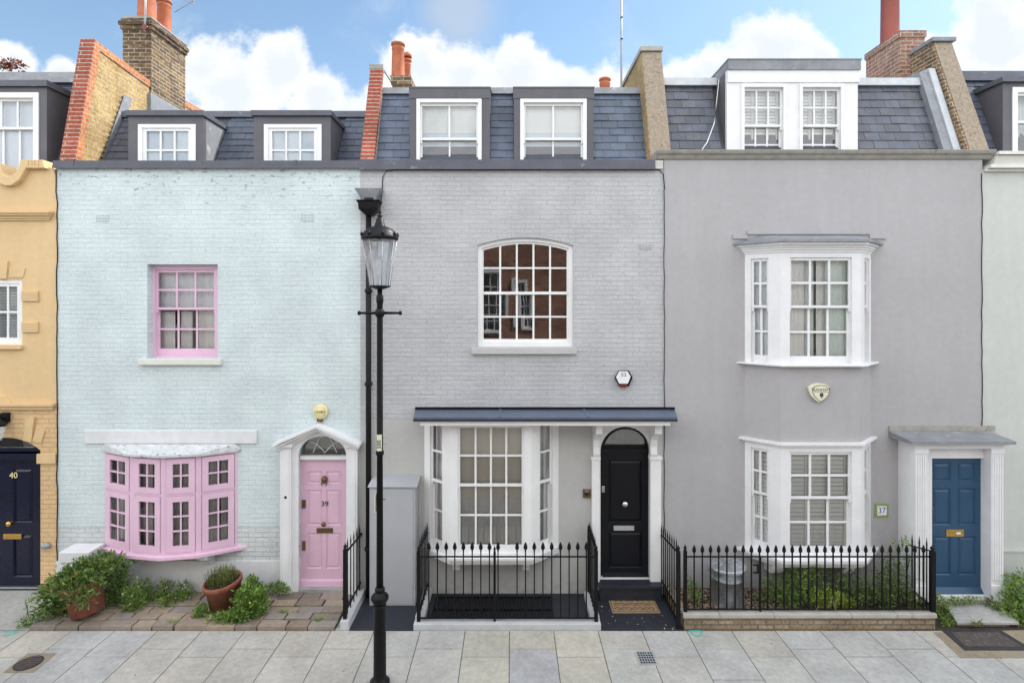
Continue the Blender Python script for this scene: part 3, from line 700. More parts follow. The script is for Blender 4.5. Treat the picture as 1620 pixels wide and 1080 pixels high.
dr = paneldoor(r39, fx(474, .1), fx(551, .1), fz(925, .1) + .03, fz(725, .1), .1,
    [(.16, .45, .80, .895), (.55, .84, .80, .895), (.16, .45, .465, .745), (.55, .84, .465, .745), (.16, .45, .12, .40), (.55, .84, .12, .40)], M['pinkdoor'])
MB().prismx([(.06, fz(917, .1)), (.1, fz(915, .1)), (.1, fz(925, .1)), (.05, fz(925, .1))], fx(475, .1), fx(550, .1)).build('weatherboard', M['pinkdoor'], dr)
MB().box(fx(473), fx(549.2), .03, .15, fz(725, .1), fz(720, .08)).build('transom', M['oldpaint'], r39)
fr = MB(); gl = MB()
ap = archpoly(fx(473), fx(549.5), fz(721), fz(720), fz(689) - fz(720), 16, True)
gl.extr([ap], .105, .107, lambda u, v, w: (u, w, v)); cx = fx(511); zc = fz(720); rr = fx(549) - fx(511)
for sgn in (-1, 1):
    for k0, k1 in ((0, .95), (.52, .05)):
        pts = []
        for i in range(9):
            t = i / 8; x = cx + sgn * rr * (k0 + (k1 - k0) * t) * .96 + sgn * rr * .0; z = zc + .02 + .27 * math.sin(t * math.pi / 2) * (1 if k0 > k1 else .99 - .35 * t)
            if ((x - cx) / rr) ** 2 + ((z - zc) / .31) ** 2 < 1: pts.append((x, .095, z))
        if len(pts) > 1: fr.tube(pts, .007, 5)
fn = gl.build('fanlight', M['glass'], r39); fr.build('tracery', M['oldpaint'], fn)
text('number', '39', .115, (fx(513.5, .09), .094, fz(797, .09)), M['text_dark'], dr, depth=.003)
mb = MB(); mb.box(fx(501, .1), fx(527, .1), .088, .0965, fz(842.5, .1), fz(834.5, .1)); lb = mb.build('letterbox', M['bronze'], dr, bevel=.003)
mb = MB(); zc = fz(827, .1); mb.lathe([(.012, .0), (.012, -.03), (.035, -.035), (.04, -.05), (.03, -.07), (.005, -.075)], fx(513.5, .1), .0965, 14, axis='y', cz=zc); mb.build('knob', M['bronze'], dr)
mb = MB(); zc = fz(758, .1); mb.lathe([(.055, 0), (.055, -.015), (.04, -.035), (.01, -.045)], fx(513.5, .1), .0965, 12, axis='y', cz=zc, flat=(.9, 1.1))
mb.tube([(fx(513.5, .1) + .045 * math.sin(a), .075 , zc - .055 - .045 * math.cos(a) + .0) for a in [math.pi * i / 5 * 1.0 + math.pi / 2 + .0 for i in range(-1, 0)] + [0.6, 1.2, 1.8, 2.4, 3.14, 3.9, 4.5, 5.1, 5.7]], .007, 6); mb.build('knocker', M['bronze'], dr)
for a, b, c, d in ((478, 484, 803, 790), (478.5, 483.5, 870, 855)): MB().box(fx(a, .1), fx(b, .1), .083, .0965, fz(c, .1), fz(d, .1)).build('lock', M['bronze'], dr, bevel=.004)
mb = MB(); mb.lathe([(.022, 0), (.022, -.012), (.006, -.016)], fx(452, -.1), -.1, 12, axis='y', cz=fz(786, -.1)); tag(mb.build('doorbell', M['blacksatin']), 'small round bell push on the white post left of the pink door', 'doorbell')
# vents
def vent(px0, px1, py0, py1, m, lab, Y=0.0):
    mb = MB(); x0, x1, z0, z1 = fx(px0), fx(px1), fz(py1), fz(py0); mb.box(x0, x1, -.006, .0, z0, z1)
    v = mb.build('air_brick', m); n = 9
    hb = MB()
    for i in range(n):
        for j in range(3):
            cx = x0 + (x1 - x0) * (i + .5) / n; cz = z0 + (z1 - z0) * (j + .5) / 3
            hb.box(cx - .0055, cx + .0055, -.0075, -.0062, cz - .009, cz + .009)
    tag(v, lab, 'air brick', 'air bricks in the facades'); hb.build('vent_hole_shade', M['greyplastic'], v)  # small raised grey blocks, the shade of the holes put into colour
vent(152, 173, 340, 351, M['mint'], 'mint painted air brick high on the left of the mint wall'); vent(476, 496, 339, 351, M['mint'], 'mint painted air brick high on the right of the mint wall')
vent(1010, 1031, 387, 395, M['greybrick'], 'grey air brick right of the arched window')

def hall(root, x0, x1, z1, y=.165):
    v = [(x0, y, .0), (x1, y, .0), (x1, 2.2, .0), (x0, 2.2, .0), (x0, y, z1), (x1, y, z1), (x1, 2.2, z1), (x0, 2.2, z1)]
    MB().add(v, [(4, 5, 6, 7), (1, 2, 6, 5), (2, 3, 7, 6), (3, 0, 4, 7), (0, 1, 2, 3)]).build('hallway', M['hallshade'], root)
hall(r39, fx(470), fx(552), fz(686))
# =====================================================================  party walls and chimneys (they belong to a house)
def band(mb, pts, w, x0, x1):
    """strip that follows the open polyline pts (y, z) with thickness w to its right side"""
    n = len(pts)
    for i in range(n - 1):
        a, b = Vector(pts[i]), Vector(pts[i + 1]); t = (b - a).normalized(); q = Vector((t.y, -t.x)) * w
        mb.prismx([tuple(a), tuple(b), tuple(b + q), tuple(a + q)], x0, x1)
def pot(mb, cx, cy, z0, z1, r0, r1, lip=.02, holes=True):
    h = z1 - z0
    mb.lathe([(r0 * 1.08, 0), (r0 * 1.08, .04), (r0, .06), (r1, h - .14), (r1 + lip * .4, h - .12), (r1 + lip * .4, h - .10), (r1, h - .09), (r1, h - .05), (r1 + lip, h - .04), (r1 + lip, h), (r1 - .01, h), (r1 - .02, h - .3)], cx, cy, 20, cz=z0, close=False)
x0, x1 = fx(98.5, .25), fx(133, .25)
xi0, xi1 = -7.345, -7.115
pts = [(.25, 6.70), (.25, 6.94), (.70, 9.10), (2.1, 8.98), (4.3, 9.04)]
pw = MB().prismx([(.30, 6.7), (.30, 6.94), (.745, 9.04), (2.1, 8.93), (4.3, 8.98), (4.3, 6.7)], xi0 + .02, xi1 - .008).build('party_wall', M['stock'], r39)
mb = MB(); band(mb, [(.24, 6.72), (.25, 6.94), (.70, 9.11)], .02, xi0, xi1 + .012); mb.build('brick_quoin', M['redbrick'], pw)
mb = MB(); mb.prismx([(.262, 6.72), (.272, 6.94), (.722, 9.092), (2.1, 8.972), (4.3, 9.03), (4.3, 8.90), (2.1, 8.84), (.83, 8.955), (.38, 6.72)], xi0 + .003, xi1 + .009); mb.build('brick_edge', M['sunlitbrick'], pw)
# stepped lead flashing up the party wall
MB().prismx([(.84, 7.0), (1.44, 8.42), (1.66, 8.42), (.98, 7.0)], xi1 + .010, xi1 + .016).build('flashing', M['leadlight'], pw)
mb = MB(); n = 14
for i in range(n):
    t = i / n; y = .80 + .62 * t; z = 7.0 + 1.45 * t
    
    mb.add([(xi1 + .012, y - .05, z + .02), (xi1 + .012, y + .08, z - .02), (xi1 + .012, y + .08, z + .03)], [(0, 1, 2)])
mb.build('flashing_steps', M['black_flat'], pw)
# big stock-brick chimney
cx0, cx1 = fx(194, 2.2), fx(239, 2.2)
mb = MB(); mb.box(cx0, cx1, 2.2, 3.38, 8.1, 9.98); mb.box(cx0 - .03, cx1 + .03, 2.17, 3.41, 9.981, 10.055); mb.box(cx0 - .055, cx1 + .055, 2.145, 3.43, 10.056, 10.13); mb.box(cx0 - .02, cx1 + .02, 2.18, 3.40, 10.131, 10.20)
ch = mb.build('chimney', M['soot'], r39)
MB().slab([(cx0, 2.2), (cx1, 2.2), (cx1, 3.38), (cx0, 3.38)], 10.2, 10.24).build('flaunching', M['concrete'], ch)
mb = MB(); mb.box(cx0 - .02, cx1 + .03, 2.15, 3.42, 8.1, 8.72); mb.build('chimney_flashing', M['leadlight'], ch)
for cy, ht, r in ((2.48, .85, .175), (3.05, .78, .15)):
    mb = MB(); pot(mb, (cx0 + cx1) / 2 + .02, cy, 10.2, 10.2 + ht, r, r * .86); mb.build('chimney_pot', M['terracotta'], ch)
# 39/38 party wall
mb = MB().prismx([(.30, 6.7), (.30, 6.96), (.93, 8.66), (1.5, 8.70), (4.0, 8.2), (4.0, 6.7)], -2.42, -2.245); 
r38 = thing('terraced_house', 'grey painted brick house with black door and arched upper window', 'house', (fx(810), 0, 0), 'terraced houses in the row')
pw = mb.build('party_wall', M['whiterender'], r38)
mb = MB(); mb.prismx([(.22, 6.72), (.25, 6.96), (.90, 8.67), (1.0, 8.67), (.36, 6.96), (.34, 6.72)], -2.456, -2.236); mb.build('brick_quoin', M['redbrick'], pw)
mb = MB(); mb.prismx([(.89, 8.671), (1.52, 8.71), (1.52, 8.76), (.87, 8.74)], -2.47, -2.23); mb.build('coping', M['coping'], pw)
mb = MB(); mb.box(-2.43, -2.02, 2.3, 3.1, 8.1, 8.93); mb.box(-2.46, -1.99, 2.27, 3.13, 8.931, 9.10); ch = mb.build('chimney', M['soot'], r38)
mb = MB(); pot(mb, -2.29, 2.5, 9.08, 9.83, .135, .12); mb.build('chimney_pot', M['terracotta'], ch)
mb = MB(); pot(mb, -2.20, 3.0, 9.08, 9.72, .08, .075); mb.lathe([(.1, 0), (.1, .06), (.04, .12)], -2.20, 3.0, 10, cz=9.76); mb.build('chimney_pot', M['terracotta'], ch)
mb = MB(); pot(mb, fx(957, 3.0), 3.0, 8.2, fz(125, 3.0), .11, .11, .015); mb.build('chimney_pot', M['terracotta'], r38)
# 38/37 party wall
r37 = thing('terraced_house', 'taupe stucco house with white two storey bay and blue door', 'house', (fx(1300), 0, 0), 'terraced houses in the row')
mb = MB(); mb.prismx([(.21, 6.80), (.21, 7.0), (.83, 8.93), (.9, 8.93), (2.65, 8.9), (2.65, 6.8)], 2.245, 2.40); pw = mb.build('party_wall', M['mixbrick'] if False else M['stock'], r37)
mb = MB(); mb.prismx([(.2, 6.80), (.2, 7.0), (.81, 8.93), (1.0, 8.93), (.45, 6.8)], 2.255, 2.585); mb.build('roughcast_pier', M['roughcast'], pw)
mb = MB(); mb.prismx([(.45, 6.8), (1.0, 8.93), (2.65, 8.9), (2.65, 6.8)], 2.402, 2.57); mb.build('render_side', M['roughcast'], pw)
mb = MB(); mb.box(2.22, 2.61, .77, 2.7, 8.935, 9.02); mb.build('coping', M['coping'], pw, bevel=.01)
# 37/36 party wall + chimney
mb = MB(); mb.prismx([(.21, 6.9), (.21, 7.05), (1.02, 9.18), (2.57, 9.16), (2.57, 6.9)], 7.40, 7.56); pw = mb.build('party_wall', M['mixbrick'], r37)
mb = MB(); mb.prismx([(.2, 6.9), (.2, 7.05), (1.0, 9.18), (1.2, 9.18), (.45, 6.9)], 7.43, 7.74); mb.build('roughcast_pier', M['roughcast'], pw)
mb = MB(); mb.prismx([(.45, 6.9), (1.2, 9.18), (2.57, 9.16), (2.57, 6.9)], 7.562, 7.73); mb.build('render_side', M['roughcast'], pw)
mb = MB(); mb.box(7.37, 7.79, .95, 2.6, 9.185, 9.26); mb.build('coping', M['leadlight'], pw, bevel=.01)
mb = MB(); mb.prismx([(.30, 7.0), (.9, 8.62), (1.5, 8.7), (1.5, 8.56), (1.0, 8.5), (.42, 7.0)], 7.10, 7.398); mb.build('flashing', M['leadlight'], pw)
mb = MB(); mb.prismx([(.28, 7.0), (.89, 8.68), (1.6, 8.74), (1.6, 8.70), (.92, 8.63), (.33, 7.0)], 7.25, 7.36); mb.build('flashing', M['ridge'], pw)
mb = MB(); mb.box(7.2, 7.66, 1.54, 2.55, 8.4, 9.52); mb.box(7.18, 7.68, 1.52, 2.57, 9.521, 9.64); ch = mb.build('chimney', M['redstack'], r37)
mb = MB(); pot(mb, 7.42, 2.15, 9.64, 10.75, .165, .155); mb.build('chimney_pot', M['terraredchim'], ch)

# =====================================================================  HOUSE 38 (grey)
X0, X1 = fx(570), fx(1050); wz1 = fz(266); zr = fz(664)
ax0, ax1, az0, azs, arz = fx(755), fx(907), fz(549), fz(388), fz(376) - fz(388)
MB().plate([(X0 + .001, zr), (X1, zr), (X1, wz1), (X0 + .001, wz1)], [archpoly(ax0, ax1, az0, azs, arz)], 0, .25).build('wall', M['greybrick'], r38)
hdoor = archpoly(fx(949), fx(1028), fz(930), fz(713), fx(1028) - fx(988.5), 16, True)
hbay = rect(fx(690), fx(868), fz(856), fz(676))
MB().plate([(X0 + .001, -.1), (fx(949), -.1), (fx(949), fz(713))] + list(reversed(hdoor[2:])) [1:-1] + [(fx(1028), fz(713)), (fx(1028), -.1), (X1, -.1), (X1, zr - .001), (X0 + .001, zr - .001)], [hbay], -.004, .25).build('rendered_wall', M['greyrender'], r38)
interior(r38, X0 + .13, X1 - .13); shell(r38, X0, X1, M['stock'])
# brick arch over the window: each voussoir a thin block
mb = MB(); cx = (ax0 + ax1) / 2; w = (ax1 - ax0) / 2; R = (w * w + arz * arz) / (2 * arz); cz = azs + arz - R
a0 = math.asin((w + .08) / R); nv = 24
for i in range(nv):
    a = -a0 + 2 * a0 * (i + .06) / nv; b = -a0 + 2 * a0 * (i + .94) / nv
    P = [(cx + r * math.sin(t), cz + r * math.cos(t)) for r, t in ((R + .005, a), (R + .005, b), (R + .33, b), (R + .33, a))]
    mb.plate(P, [], -.0015 - random.uniform(0, .0012), .0)
mb.build('window_arch', M['greybrick'], r38)
# arched window
Y = .07
fr = MB(); gl = MB()
out = archpoly(ax0 + .004, ax1 - .004, az0, azs, arz - .004)
gx0, gx1 = fx(765, .09), fx(896.5, .09); gz0 = fz(536, .09); gzs = fz(396, .09); grz = fz(386, .09) - gzs
fr.plate(archpoly(ax0 + .002, ax1 - .002, az0 + .001, azs, arz - .003), [archpoly(fx(762), fx(900), fz(541), azs - .04, arz - .015)], .05, .17)
fr.plate(archpoly(fx(761), fx(901), fz(542), azs - .045, arz - .01), [archpoly(gx0, gx1, gz0, gzs, grz)], .085, .12)
zz = [fz(p, .09) for p in (424, 463.5, 501)]
R2w = (gx1 - gx0) / 2; R2 = (R2w ** 2 + grz ** 2) / (2 * grz); gcx = (gx0 + gx1) / 2
topz = lambda x: gzs + grz - R2 + math.sqrt(R2 * R2 - (x - gcx) ** 2)
for i in range(1, 5):
    x = gx0 + (gx1 - gx0) * i / 5; fr.box(x - .015, x + .015, .091, .113, gz0, topz(x))
for z, h in zip(zz, (.013, .022, .013)): fr.box(gx0, gx1, .090 if h < .02 else .07, .114, z - h, z + h)
for i in range(5):
    xa = gx0 + (gx1 - gx0) * i / 5; xb = gx0 + (gx1 - gx0) * (i + 1) / 5
    lv = [gz0] + [zz[2], zz[1], zz[0]] + [None]
    for j in range(4):
        t = [random.uniform(-.0022, .0022) for _ in range(3)]
        za, zb_ = lv[j], lv[j + 1]
        top = [(xb, topz(xb)), (xa, topz(xa))] if zb_ is None else [(xb, zb_), (xa, zb_)]
        gl.add([(xa, .102 + t[0], za), (xb, .102 + t[1], za), (top[0][0], .102 + t[1] + t[2], top[0][1]), (top[1][0], .102 + t[0] + t[2], top[1][1])], [(0, 1, 2, 3)])
w = fr.build('arched_window', M['white'], r38); gl.build('glass', M['glassstrong'], w)
MB().box(fx(746), fx(912), -.06, .07, fz(560, -.05), fz(550, -.05)).build('window_sill', M['greyrender'], w, bevel=.006)
# lead capping, gutter
mb = MB(); ya = -.07
mb.box(X0 - .004, X1 - .15, ya, .36, fz(266, ya), fz(252.5, ya)); mb.box(X0 - .004, X1 - .15, ya - .012, ya, fz(267, ya) - .01, fz(267, ya) + .03)
for px in (697, 737, 893): mb.box(fx(px) - .014, fx(px) + .014, ya - .008, .37, fz(265.6, ya), fz(251.8, ya))
mb.build('parapet_capping', M['lead'], r38)
MB().box(X1 - .30, X1 - .02, -.05, .2, fz(268), fz(255)).build('parapet_end', M['whiterender'], r38)
slates(r38, -2.24, 2.25, .36, 6.74, .95, 8.27, [(fx(647, .4), fx(775, .4), 9), (fx(812, .4), fx(940, .4), 9)], M['slate'], rowh=.150, wid=.27, seed=5, tone=(.95, 1.05, 1.12))
MB().prismx([(.88, 8.24), (.92, 8.36), (1.3, 8.37), (1.3, 8.24)], -2.24, 2.25).build('roof_flashing', M['leadlight'], r38)
deck(r38, -2.24, 2.25, 1.2, 8.34, M['lead'])
MB().box(X0 + .1, X1, .25, .45, 6.5, 6.7).build('gutter', M['lead'], r38)
for a, b, wa, wb in ((648, 775, 659, 762), (813, 939, 823, 928)):
    Y = .40; x0, x1 = fx(a, Y), fx(b, Y); zt = fz(140, Y); zb = 6.62; w0, w1 = fx(wa, Y), fx(wb, Y); wt = fz(157, Y)
    mb = MB(); mb.plate(rect(x0, x1, zb, zt - .002), [rect(w0, w1, zb + .1, wt)], Y, Y + .07)
    mb.box(x0 - .01, x1 + .01, Y - .012, Y, fz(156, Y), zt - .004)
    mb.box((x0 + x1) / 2 - .012 + .1, (x0 + x1) / 2 + .012 + .1, Y - .018, Y - .012, fz(156, Y), zt - .004)
    mb.prismx([(Y + .071, zb), (Y + .071, zt - .003), (1.0, zt + .12), (1.0, zb)], x0, x0 + .05); mb.prismx([(Y + .071, zb), (Y + .071, zt - .003), (1.0, zt + .12), (1.0, zb)], x1 - .05, x1)
    d = mb.build('dormer', M['leadbrown'], r38)
    MB().prismx([(Y - .02, zt), (1.0, zt + .13), (1.0, zt + .15), (Y - .02, zt + .022)], x0 - .015, x1 + .015).build('dormer_roof', M['lead'], d)
    O = (w0, Y, zb + .1); fr, gl = MB(frameT(O)), MB(frameT(O)); W, Hh = w1 - w0, wt - zb - .1
    sash_window(fr, gl, W, Hh, 2, 1, 1, fz(219, Y) - O[2], case=.058, y0=.0, st=.03, mun=.028, casey=-.02)
    w = fr.build('window', M['white'], r38); gl.build('glass', M['glass'], w)
    MB(frameT(O)).box(.06, W - .06, .142, .145, Hh * .58, Hh - .05).build('blind', M['shutter'], w)
    MB(frameT(O)).box(.06, W - .06, .148, .152, 0, Hh * .98).build('blind', M['blindsky'], w)
# canopy
yc = -.62
cb0, cb1, cf0, cf1 = fx(657), fx(1067), fx(654, yc), fx(1071.5, yc)
zk = fz(647.5); zf = fz(660, yc)
cb = MB(); cb.hexa([(cf0, yc, zf - .055), (cf1, yc, zf - .055), (cb1, .0, zf - .055), (cb0, .0, zf - .055), (cf0, yc, zf), (cf1, yc, zf), (cb1 , .0, zk), (cb0, .0, zk)])
for px in (791, 927):
    xa = fx(px, -.3); cb.hexa([(xa - .02, yc - .006, zf - .05), (xa + .02, yc - .006, zf - .05), (xa + .02, 0, zk - .1), (xa - .02, 0, zk - .1), (xa - .02, yc - .006, zf + .012), (xa + .02, yc - .006, zf + .012), (xa + .02, 0, zk + .012), (xa - .02, 0, zk + .012)])
cn = cb.build('canopy', M['leadnew'], r38)
MB().box(cb0, cb1, -.02, -.003, zk - .02, fz(643.5)).build('canopy_flashing', M['blacksatin'], cn)
MB().box(cf0 - .003, cf1 + .003, yc - .008, yc - .0005, zf - .060, zf - .026).build('drip_edge', M['slateslab'], cn)
zs = zf - .055
mb = MB(); ym = yc + .03
mb.slab([(cf0 + .07, ym), (cf1 - .07, ym), (cf1 - .07, 0), (cf0 + .07, 0)], zs - .02, zs - .001); mb.box(cf0 + .09, cf1 - .09, ym + .012, ym + .04, zs - .075, zs - .021); mb.box(cf0 + .09, cf0 + .12, ym + .0405, 0, zs - .075, zs - .021); mb.box(cf1 - .12, cf1 - .09, ym + .0405, 0, zs - .075, zs - .021)
mb.build('fascia', M['white'], cn)
# ground floor bay
yb = -.38; s_ = S(yb)
bp = [(fx(671), 0.0), (fx(712, yb), yb), (fx(841, yb), yb), (fx(884), 0.0)]
zb, zt = fz(862), zs - .021
fr = MB(); GLS = []; h = zt - zb
zmeet = fz(768, yb) - zb
for i in range(3):
    gl = MB(); GLS.append(gl)
    p, q = bp[i], bp[i + 1]; L = math.hypot(q[0] - p[0], q[1] - p[1]); ang = math.atan2(q[1] - p[1], q[0] - p[0])
    T = frameT((p[0], p[1], zb), ang); fr.T = T; gl.T = T
    if i == 1:
        c = .055; fr.box(0, c, 0, .12, 0, h); fr.box(L - c, L, 0, .12, 0, h)
        T2 = frameT(T(c, .0, .0), ang); fr.T = T2; gl.T = T2; w = L - 2 * c
        sash_window(fr, gl, w, h - .03, 4, 2, 2, zmeet, case=.06, y0=.0, st=.035, mun=.03, bot=.10)
        fr.T = T; fr.box(c, L - c, .0, .12, h - .03, h)
    else:
        cl, cr = (.10, .14) if i == 0 else (.14, .10)
        fr.box(0, cl, 0, .12, 0, h); fr.box(L - cr, L, 0, .12, 0, h)
        T2 = frameT(T(cl, .0, .0), ang); fr.T = T2; gl.T = T2; w = L - cl - cr
        sash_window(fr, gl, w, h - .03, 1, 2, 2, zmeet, case=.035, y0=.0, st=.03, mun=.03, bot=.10)
        fr.T = T; fr.box(cl, L - cr, .0, .12, h - .03, h)
fr.T = None
bay = fr.build('bay_window', M['white'], r38)
for g_ in GLS: g_.build('glass', M['glass'], bay)
mb = MB()
for d, z0, z1 in ((.09, zb - .035, zb - .001), (.05, zb - .085, zb - .036), (.02, zb - .12, zb - .086)):
    o = offs(bp, d, .0 if d < .08 else .03); mb.slab(o + [(o[-1][0], .0), (o[0][0], .0)], z0, z1)
mb.build('window_sill', M['white'], bay)
for a, b in ((716, 727), (827, 838)):
    x0, x1 = fx(a, -.3), fx(b, -.3); z = zb - .121
    mb = MB(); mb.prismx([(-.004, z), (-.32, z), (-.32, z - .06), (-.27, z - .09), (-.24, z - .16), (-.16, z - .17), (-.10, z - .22), (-.004, z - .22)], x0, x1); mb.build('corbel', M['white'], bay, bevel=.006)
MB().box(fx(722, -.2), fx(834, -.2), -.225, -.220, zb + h * .36, zt - .05).build('blind', M['blindbeige'], bay)
mb = MB(); curtain(mb, fx(712, -.2), fx(842, -.2), zb + .02, zb + h * .40, -.235, .008, .06); mb.build('curtain', M['curtain'], bay)
mb = MB(); mb.slab([(p[0] * .97, p[1] * .7 - .0) for p in bp], zb + .002, zb + .012); mb.build('inner_sill', M['white'], bay)
mb = MB(); curtain(mb, fx(690), fx(705), zb, zt, -.04, .02, .08); curtain(mb, fx(850), fx(868), zb, zt, -.04, .02, .08); mb.build('curtain', M['curtaincream'], bay)
# door surround with pilasters and brackets
mb = MB(); yd = -.10
tz = zs - .021
for a, b in ((936.5, 948.5), (1029, 1046)):
    x0, x1 = fx(a, yd), fx(b, yd)
    mb.box(x0, x1, yd, -.005, .12, fz(727, yd)); mb.box(x0 - .015, x1 + .015, yd - .02, -.005, fz(727, yd) + .001, fz(722, yd))
sr = mb.build('door_surround', M['white'], r38, bevel=.004)
for a, b in ((940, 950), (1031, 1042)):
    x0, x1 = fx(a, -.2), fx(b, -.2); z = fz(722, yd) + .001
    mb = MB(); mb.prismx([(-.005, z), (-.11, z), (-.13, z + .04), (-.11, z + .15), (-.14, z + .27), (-.24, z + .36), (-.40, z + .42), (-.42, tz - .03), (-.42, tz - .001), (-.005, tz - .001)], x0, x1); mb.build('bracket', M['white'], sr, bevel=.005)
# spandrel with arch
sp_ = [(fx(949.5), .12), (fx(949.5), fz(713))] + list(reversed(arc(fx(949.5), fx(1027.5), fz(713), fx(1028) - fx(989), 16, True)))[1:-1] + [(fx(1027.5), fz(713)), (fx(1027.5), .12), (fx(1032), .12), (fx(1032), tz - .002), (fx(945), tz - .002), (fx(945), .12)]
MB().plate(sp_, [], -.03, -.0045).build('arch_surround', M['white'], sr)
dr = paneldoor(r38, fx(950.5, .1), fx(1029, .1), fz(912, .1), fz(715, .1), .10, [(.17, .83, .44, .935), (.17, .83, .075, .36)], M['blackdoor'], deep=.02)
mb = MB(); mb.box(fx(950, .1), fx(1030, .1), .06, .16, fz(714.6, .1), fz(708, .1)); mb.box(fx(949, .1) - .005, fx(951, .1) - .004, .07, .16, .14, fz(715, .1)); mb.box(fx(1029.5, .1) + .0, fx(1031, .1) + .01, .07, .16, .14, fz(715, .1))
def segtop(cx, zc, R, zmin, n=18):
    a0 = math.asin((zmin - zc) / R); return [(cx + R * math.cos(a0 + (math.pi - 2 * a0) * i / n), zc + R * math.sin(a0 + (math.pi - 2 * a0) * i / n)) for i in range(n + 1)]
cxa = fx(989.5, .1); zca = fz(713, .1)
mb.plate(segtop(cxa, zca, .43, fz(708.2, .1)), [segtop(cxa, zca, .352, fz(703, .1))], .09, .13)
mb.build('door_frame', M['blackdoor'], r38)
gl = MB(); gl.extr([segtop(cxa, zca, .358, fz(704, .1))], .11, .112, lambda u, v, w: (u, w, v)); gl.build('fanlight', M['glass'], r38); hall(r38, fx(946), fx(1031), fz(672))
MB().box(fx(970.5, .1), fx(1003, .1), .085, .099, fz(838.5, .1), fz(830.5, .1)).build('letterbox', M['chrome'], dr, bevel=.004)
mb = MB(); mb.lathe([(.03, 0), (.03, -.008), (.012, -.02), (.014, -.04), (.042, -.05), (.05, -.07), (.038, -.09), (.005, -.098)], fx(987.5, .1), .1, 16, axis='y', cz=fz(795, .1)); mb.build('knob', M['chrome'], dr)
MB().box(fx(951.5, .1), fx(956.5, .1), .08, .0985, fz(778, .1), fz(768, .1)).build('lock', M['chrome'], dr, bevel=.004)
mb = MB(); mb.prismx([(.04, fz(911, .06)), (.10, fz(905, .1)), (.10, fz(912, .1)), (.04, fz(914, .06))], fx(953, .1), fx(1026, .1)); mb.build('weatherboard', M['blackdoor'], dr)
MB().box(fx(948.5), fx(1028.5), -.02, .15, fz(918), fz(914.5)).build('threshold', M['white'], r38)
mb = MB(); mb.box(fx(946, -.14), fx(1046, -.14), -.24, -.0055, fz(930, -.2), fz(925, -.2)); mb.box(fx(948, -.14), fx(1044, -.14), -.22, -.0055, 0, fz(930, -.2)); mb.box(fx(949.2), fx(1027.8), -.004, .25, 0, fz(918) - .001); mb.build('doorstep', M['slateslab'], r38, bevel=.006)

# =====================================================================  HOUSE 37 (taupe)
X0, X1 = fx(1050), fx(1553)
bo = rect(fx(1180), fx(1374), fz(574), fz(404)); bo2 = rect(fx(1180), fx(1374), fz(864), fz(700)); pd = rect(fx(1450), fx(1560) - .09, .06, fz(716))
MB().plate([(X0 + .001, -.1), (X1, -.1), (X1, fz(250)), (X0 + .001, fz(250))], [bo, bo2, pd], -.012, .25).build('wall', M['taupe'], r37)
interior(r37, X0 + .13, X1 - .13); shell(r37, X0, X1, M['stock'])
mb = MB(); x0, x1 = fx(1034), fx(1571)
mb.prismx([(.3, fz(253)), (-.03, fz(253)), (-.05, fz(251)), (-.07, fz(247.5)), (-.11, fz(245)), (-.13, fz(241)), (-.13, fz(240)), (.3, fz(239.5))], X0 - .13, X1 + .13)
mb.build('cornice', M['corn37'], r37)
slates(r37, 2.58, 7.15, .36, 6.85, .95, 8.42, [(fx(1140, .5), fx(1356, .42), 9)], M['slate37'], rowh=.18, wid=.25, seed=9)
MB().prismx([(.86, 8.38), (.90, 8.52), (1.3, 8.53), (1.3, 8.38)], 2.58, fx(1140, .9)).build('roof_flashing', M['ridge'], r37)
MB().prismx([(.86, 8.38), (.90, 8.52), (1.3, 8.53), (1.3, 8.38)], fx(1357, .6), 7.3).build('roof_flashing', M['ridge'], r37)
deck(r37, 2.5, 7.4, 1.2, 8.5, M['lead']); MB().box(X0 + .1, X1, .25, .45, 6.6, 6.8).build('gutter', M['lead'], r37)
Y = .42; x0, x1 = fx(1150, Y), fx(1357, Y); zb = 6.75; zt = fz(112, Y)
wl = [(1172, 1243), (1264, 1334)]
mb = MB(); mb.plate(rect(x0, x1, zb, zt), [rect(fx(a, Y), fx(b, Y), zb + .1, fz(134, Y)) for a, b in wl], Y, Y + .07); mb.box(x0 + .01, x1 + .02, Y - .02, Y - .0005, fz(131, Y), zt - .001)
d = mb.build('dormer', M['oldpaint'], r37)
mb = MB(); mb.prismx([(Y + .071, zb), (Y + .071, zt), (1.0, zt), (1.0, zb)], x0 - .0, x0 + .05); mb.prismx([(Y + .071, zb), (Y + .071, zt), (1.0, zt), (1.0, zb)], x1 - .05, x1); mb.build('cheek', M['leadbrown'], d)
mb = MB(); mb.box(x0 + .01, x1 + .03, Y - .04, 1.5, zt + .001, fz(95.5, Y)); mb.box(x0 - .0, x1 + .04, Y - .05, 1.5, fz(96.5, Y), fz(94.5, Y) )
mb.build('dormer_roof', M['leadlight'], d)
for a, b in wl:
    O = (fx(a, Y), Y, zb + .1); W = fx(b, Y) - O[0]; Hh = fz(134, Y) - O[2]; fr, gl = MB(frameT(O)), MB(frameT(O))
    sash_window(fr, gl, W, Hh, 3, 2, 2, fz(198, Y) - O[2], case=.05, st=.03, mun=.028, casey=-.03)
    w = fr.build('window', M['oldpaint'], r37); gl.build('glass', M['glass'], w)
    sl = slats(MB(frameT(O)), .05, W - .05, .3, Hh - .05, .15, .055, (.08, W / 3, W * 2 / 3, W - .08)); sl.build('shutter', M['shutter'], w)
    MB(frameT(O)).box(.03, W - .03, .17, .175, 0, Hh).build('blind', M['blindsky'], w)
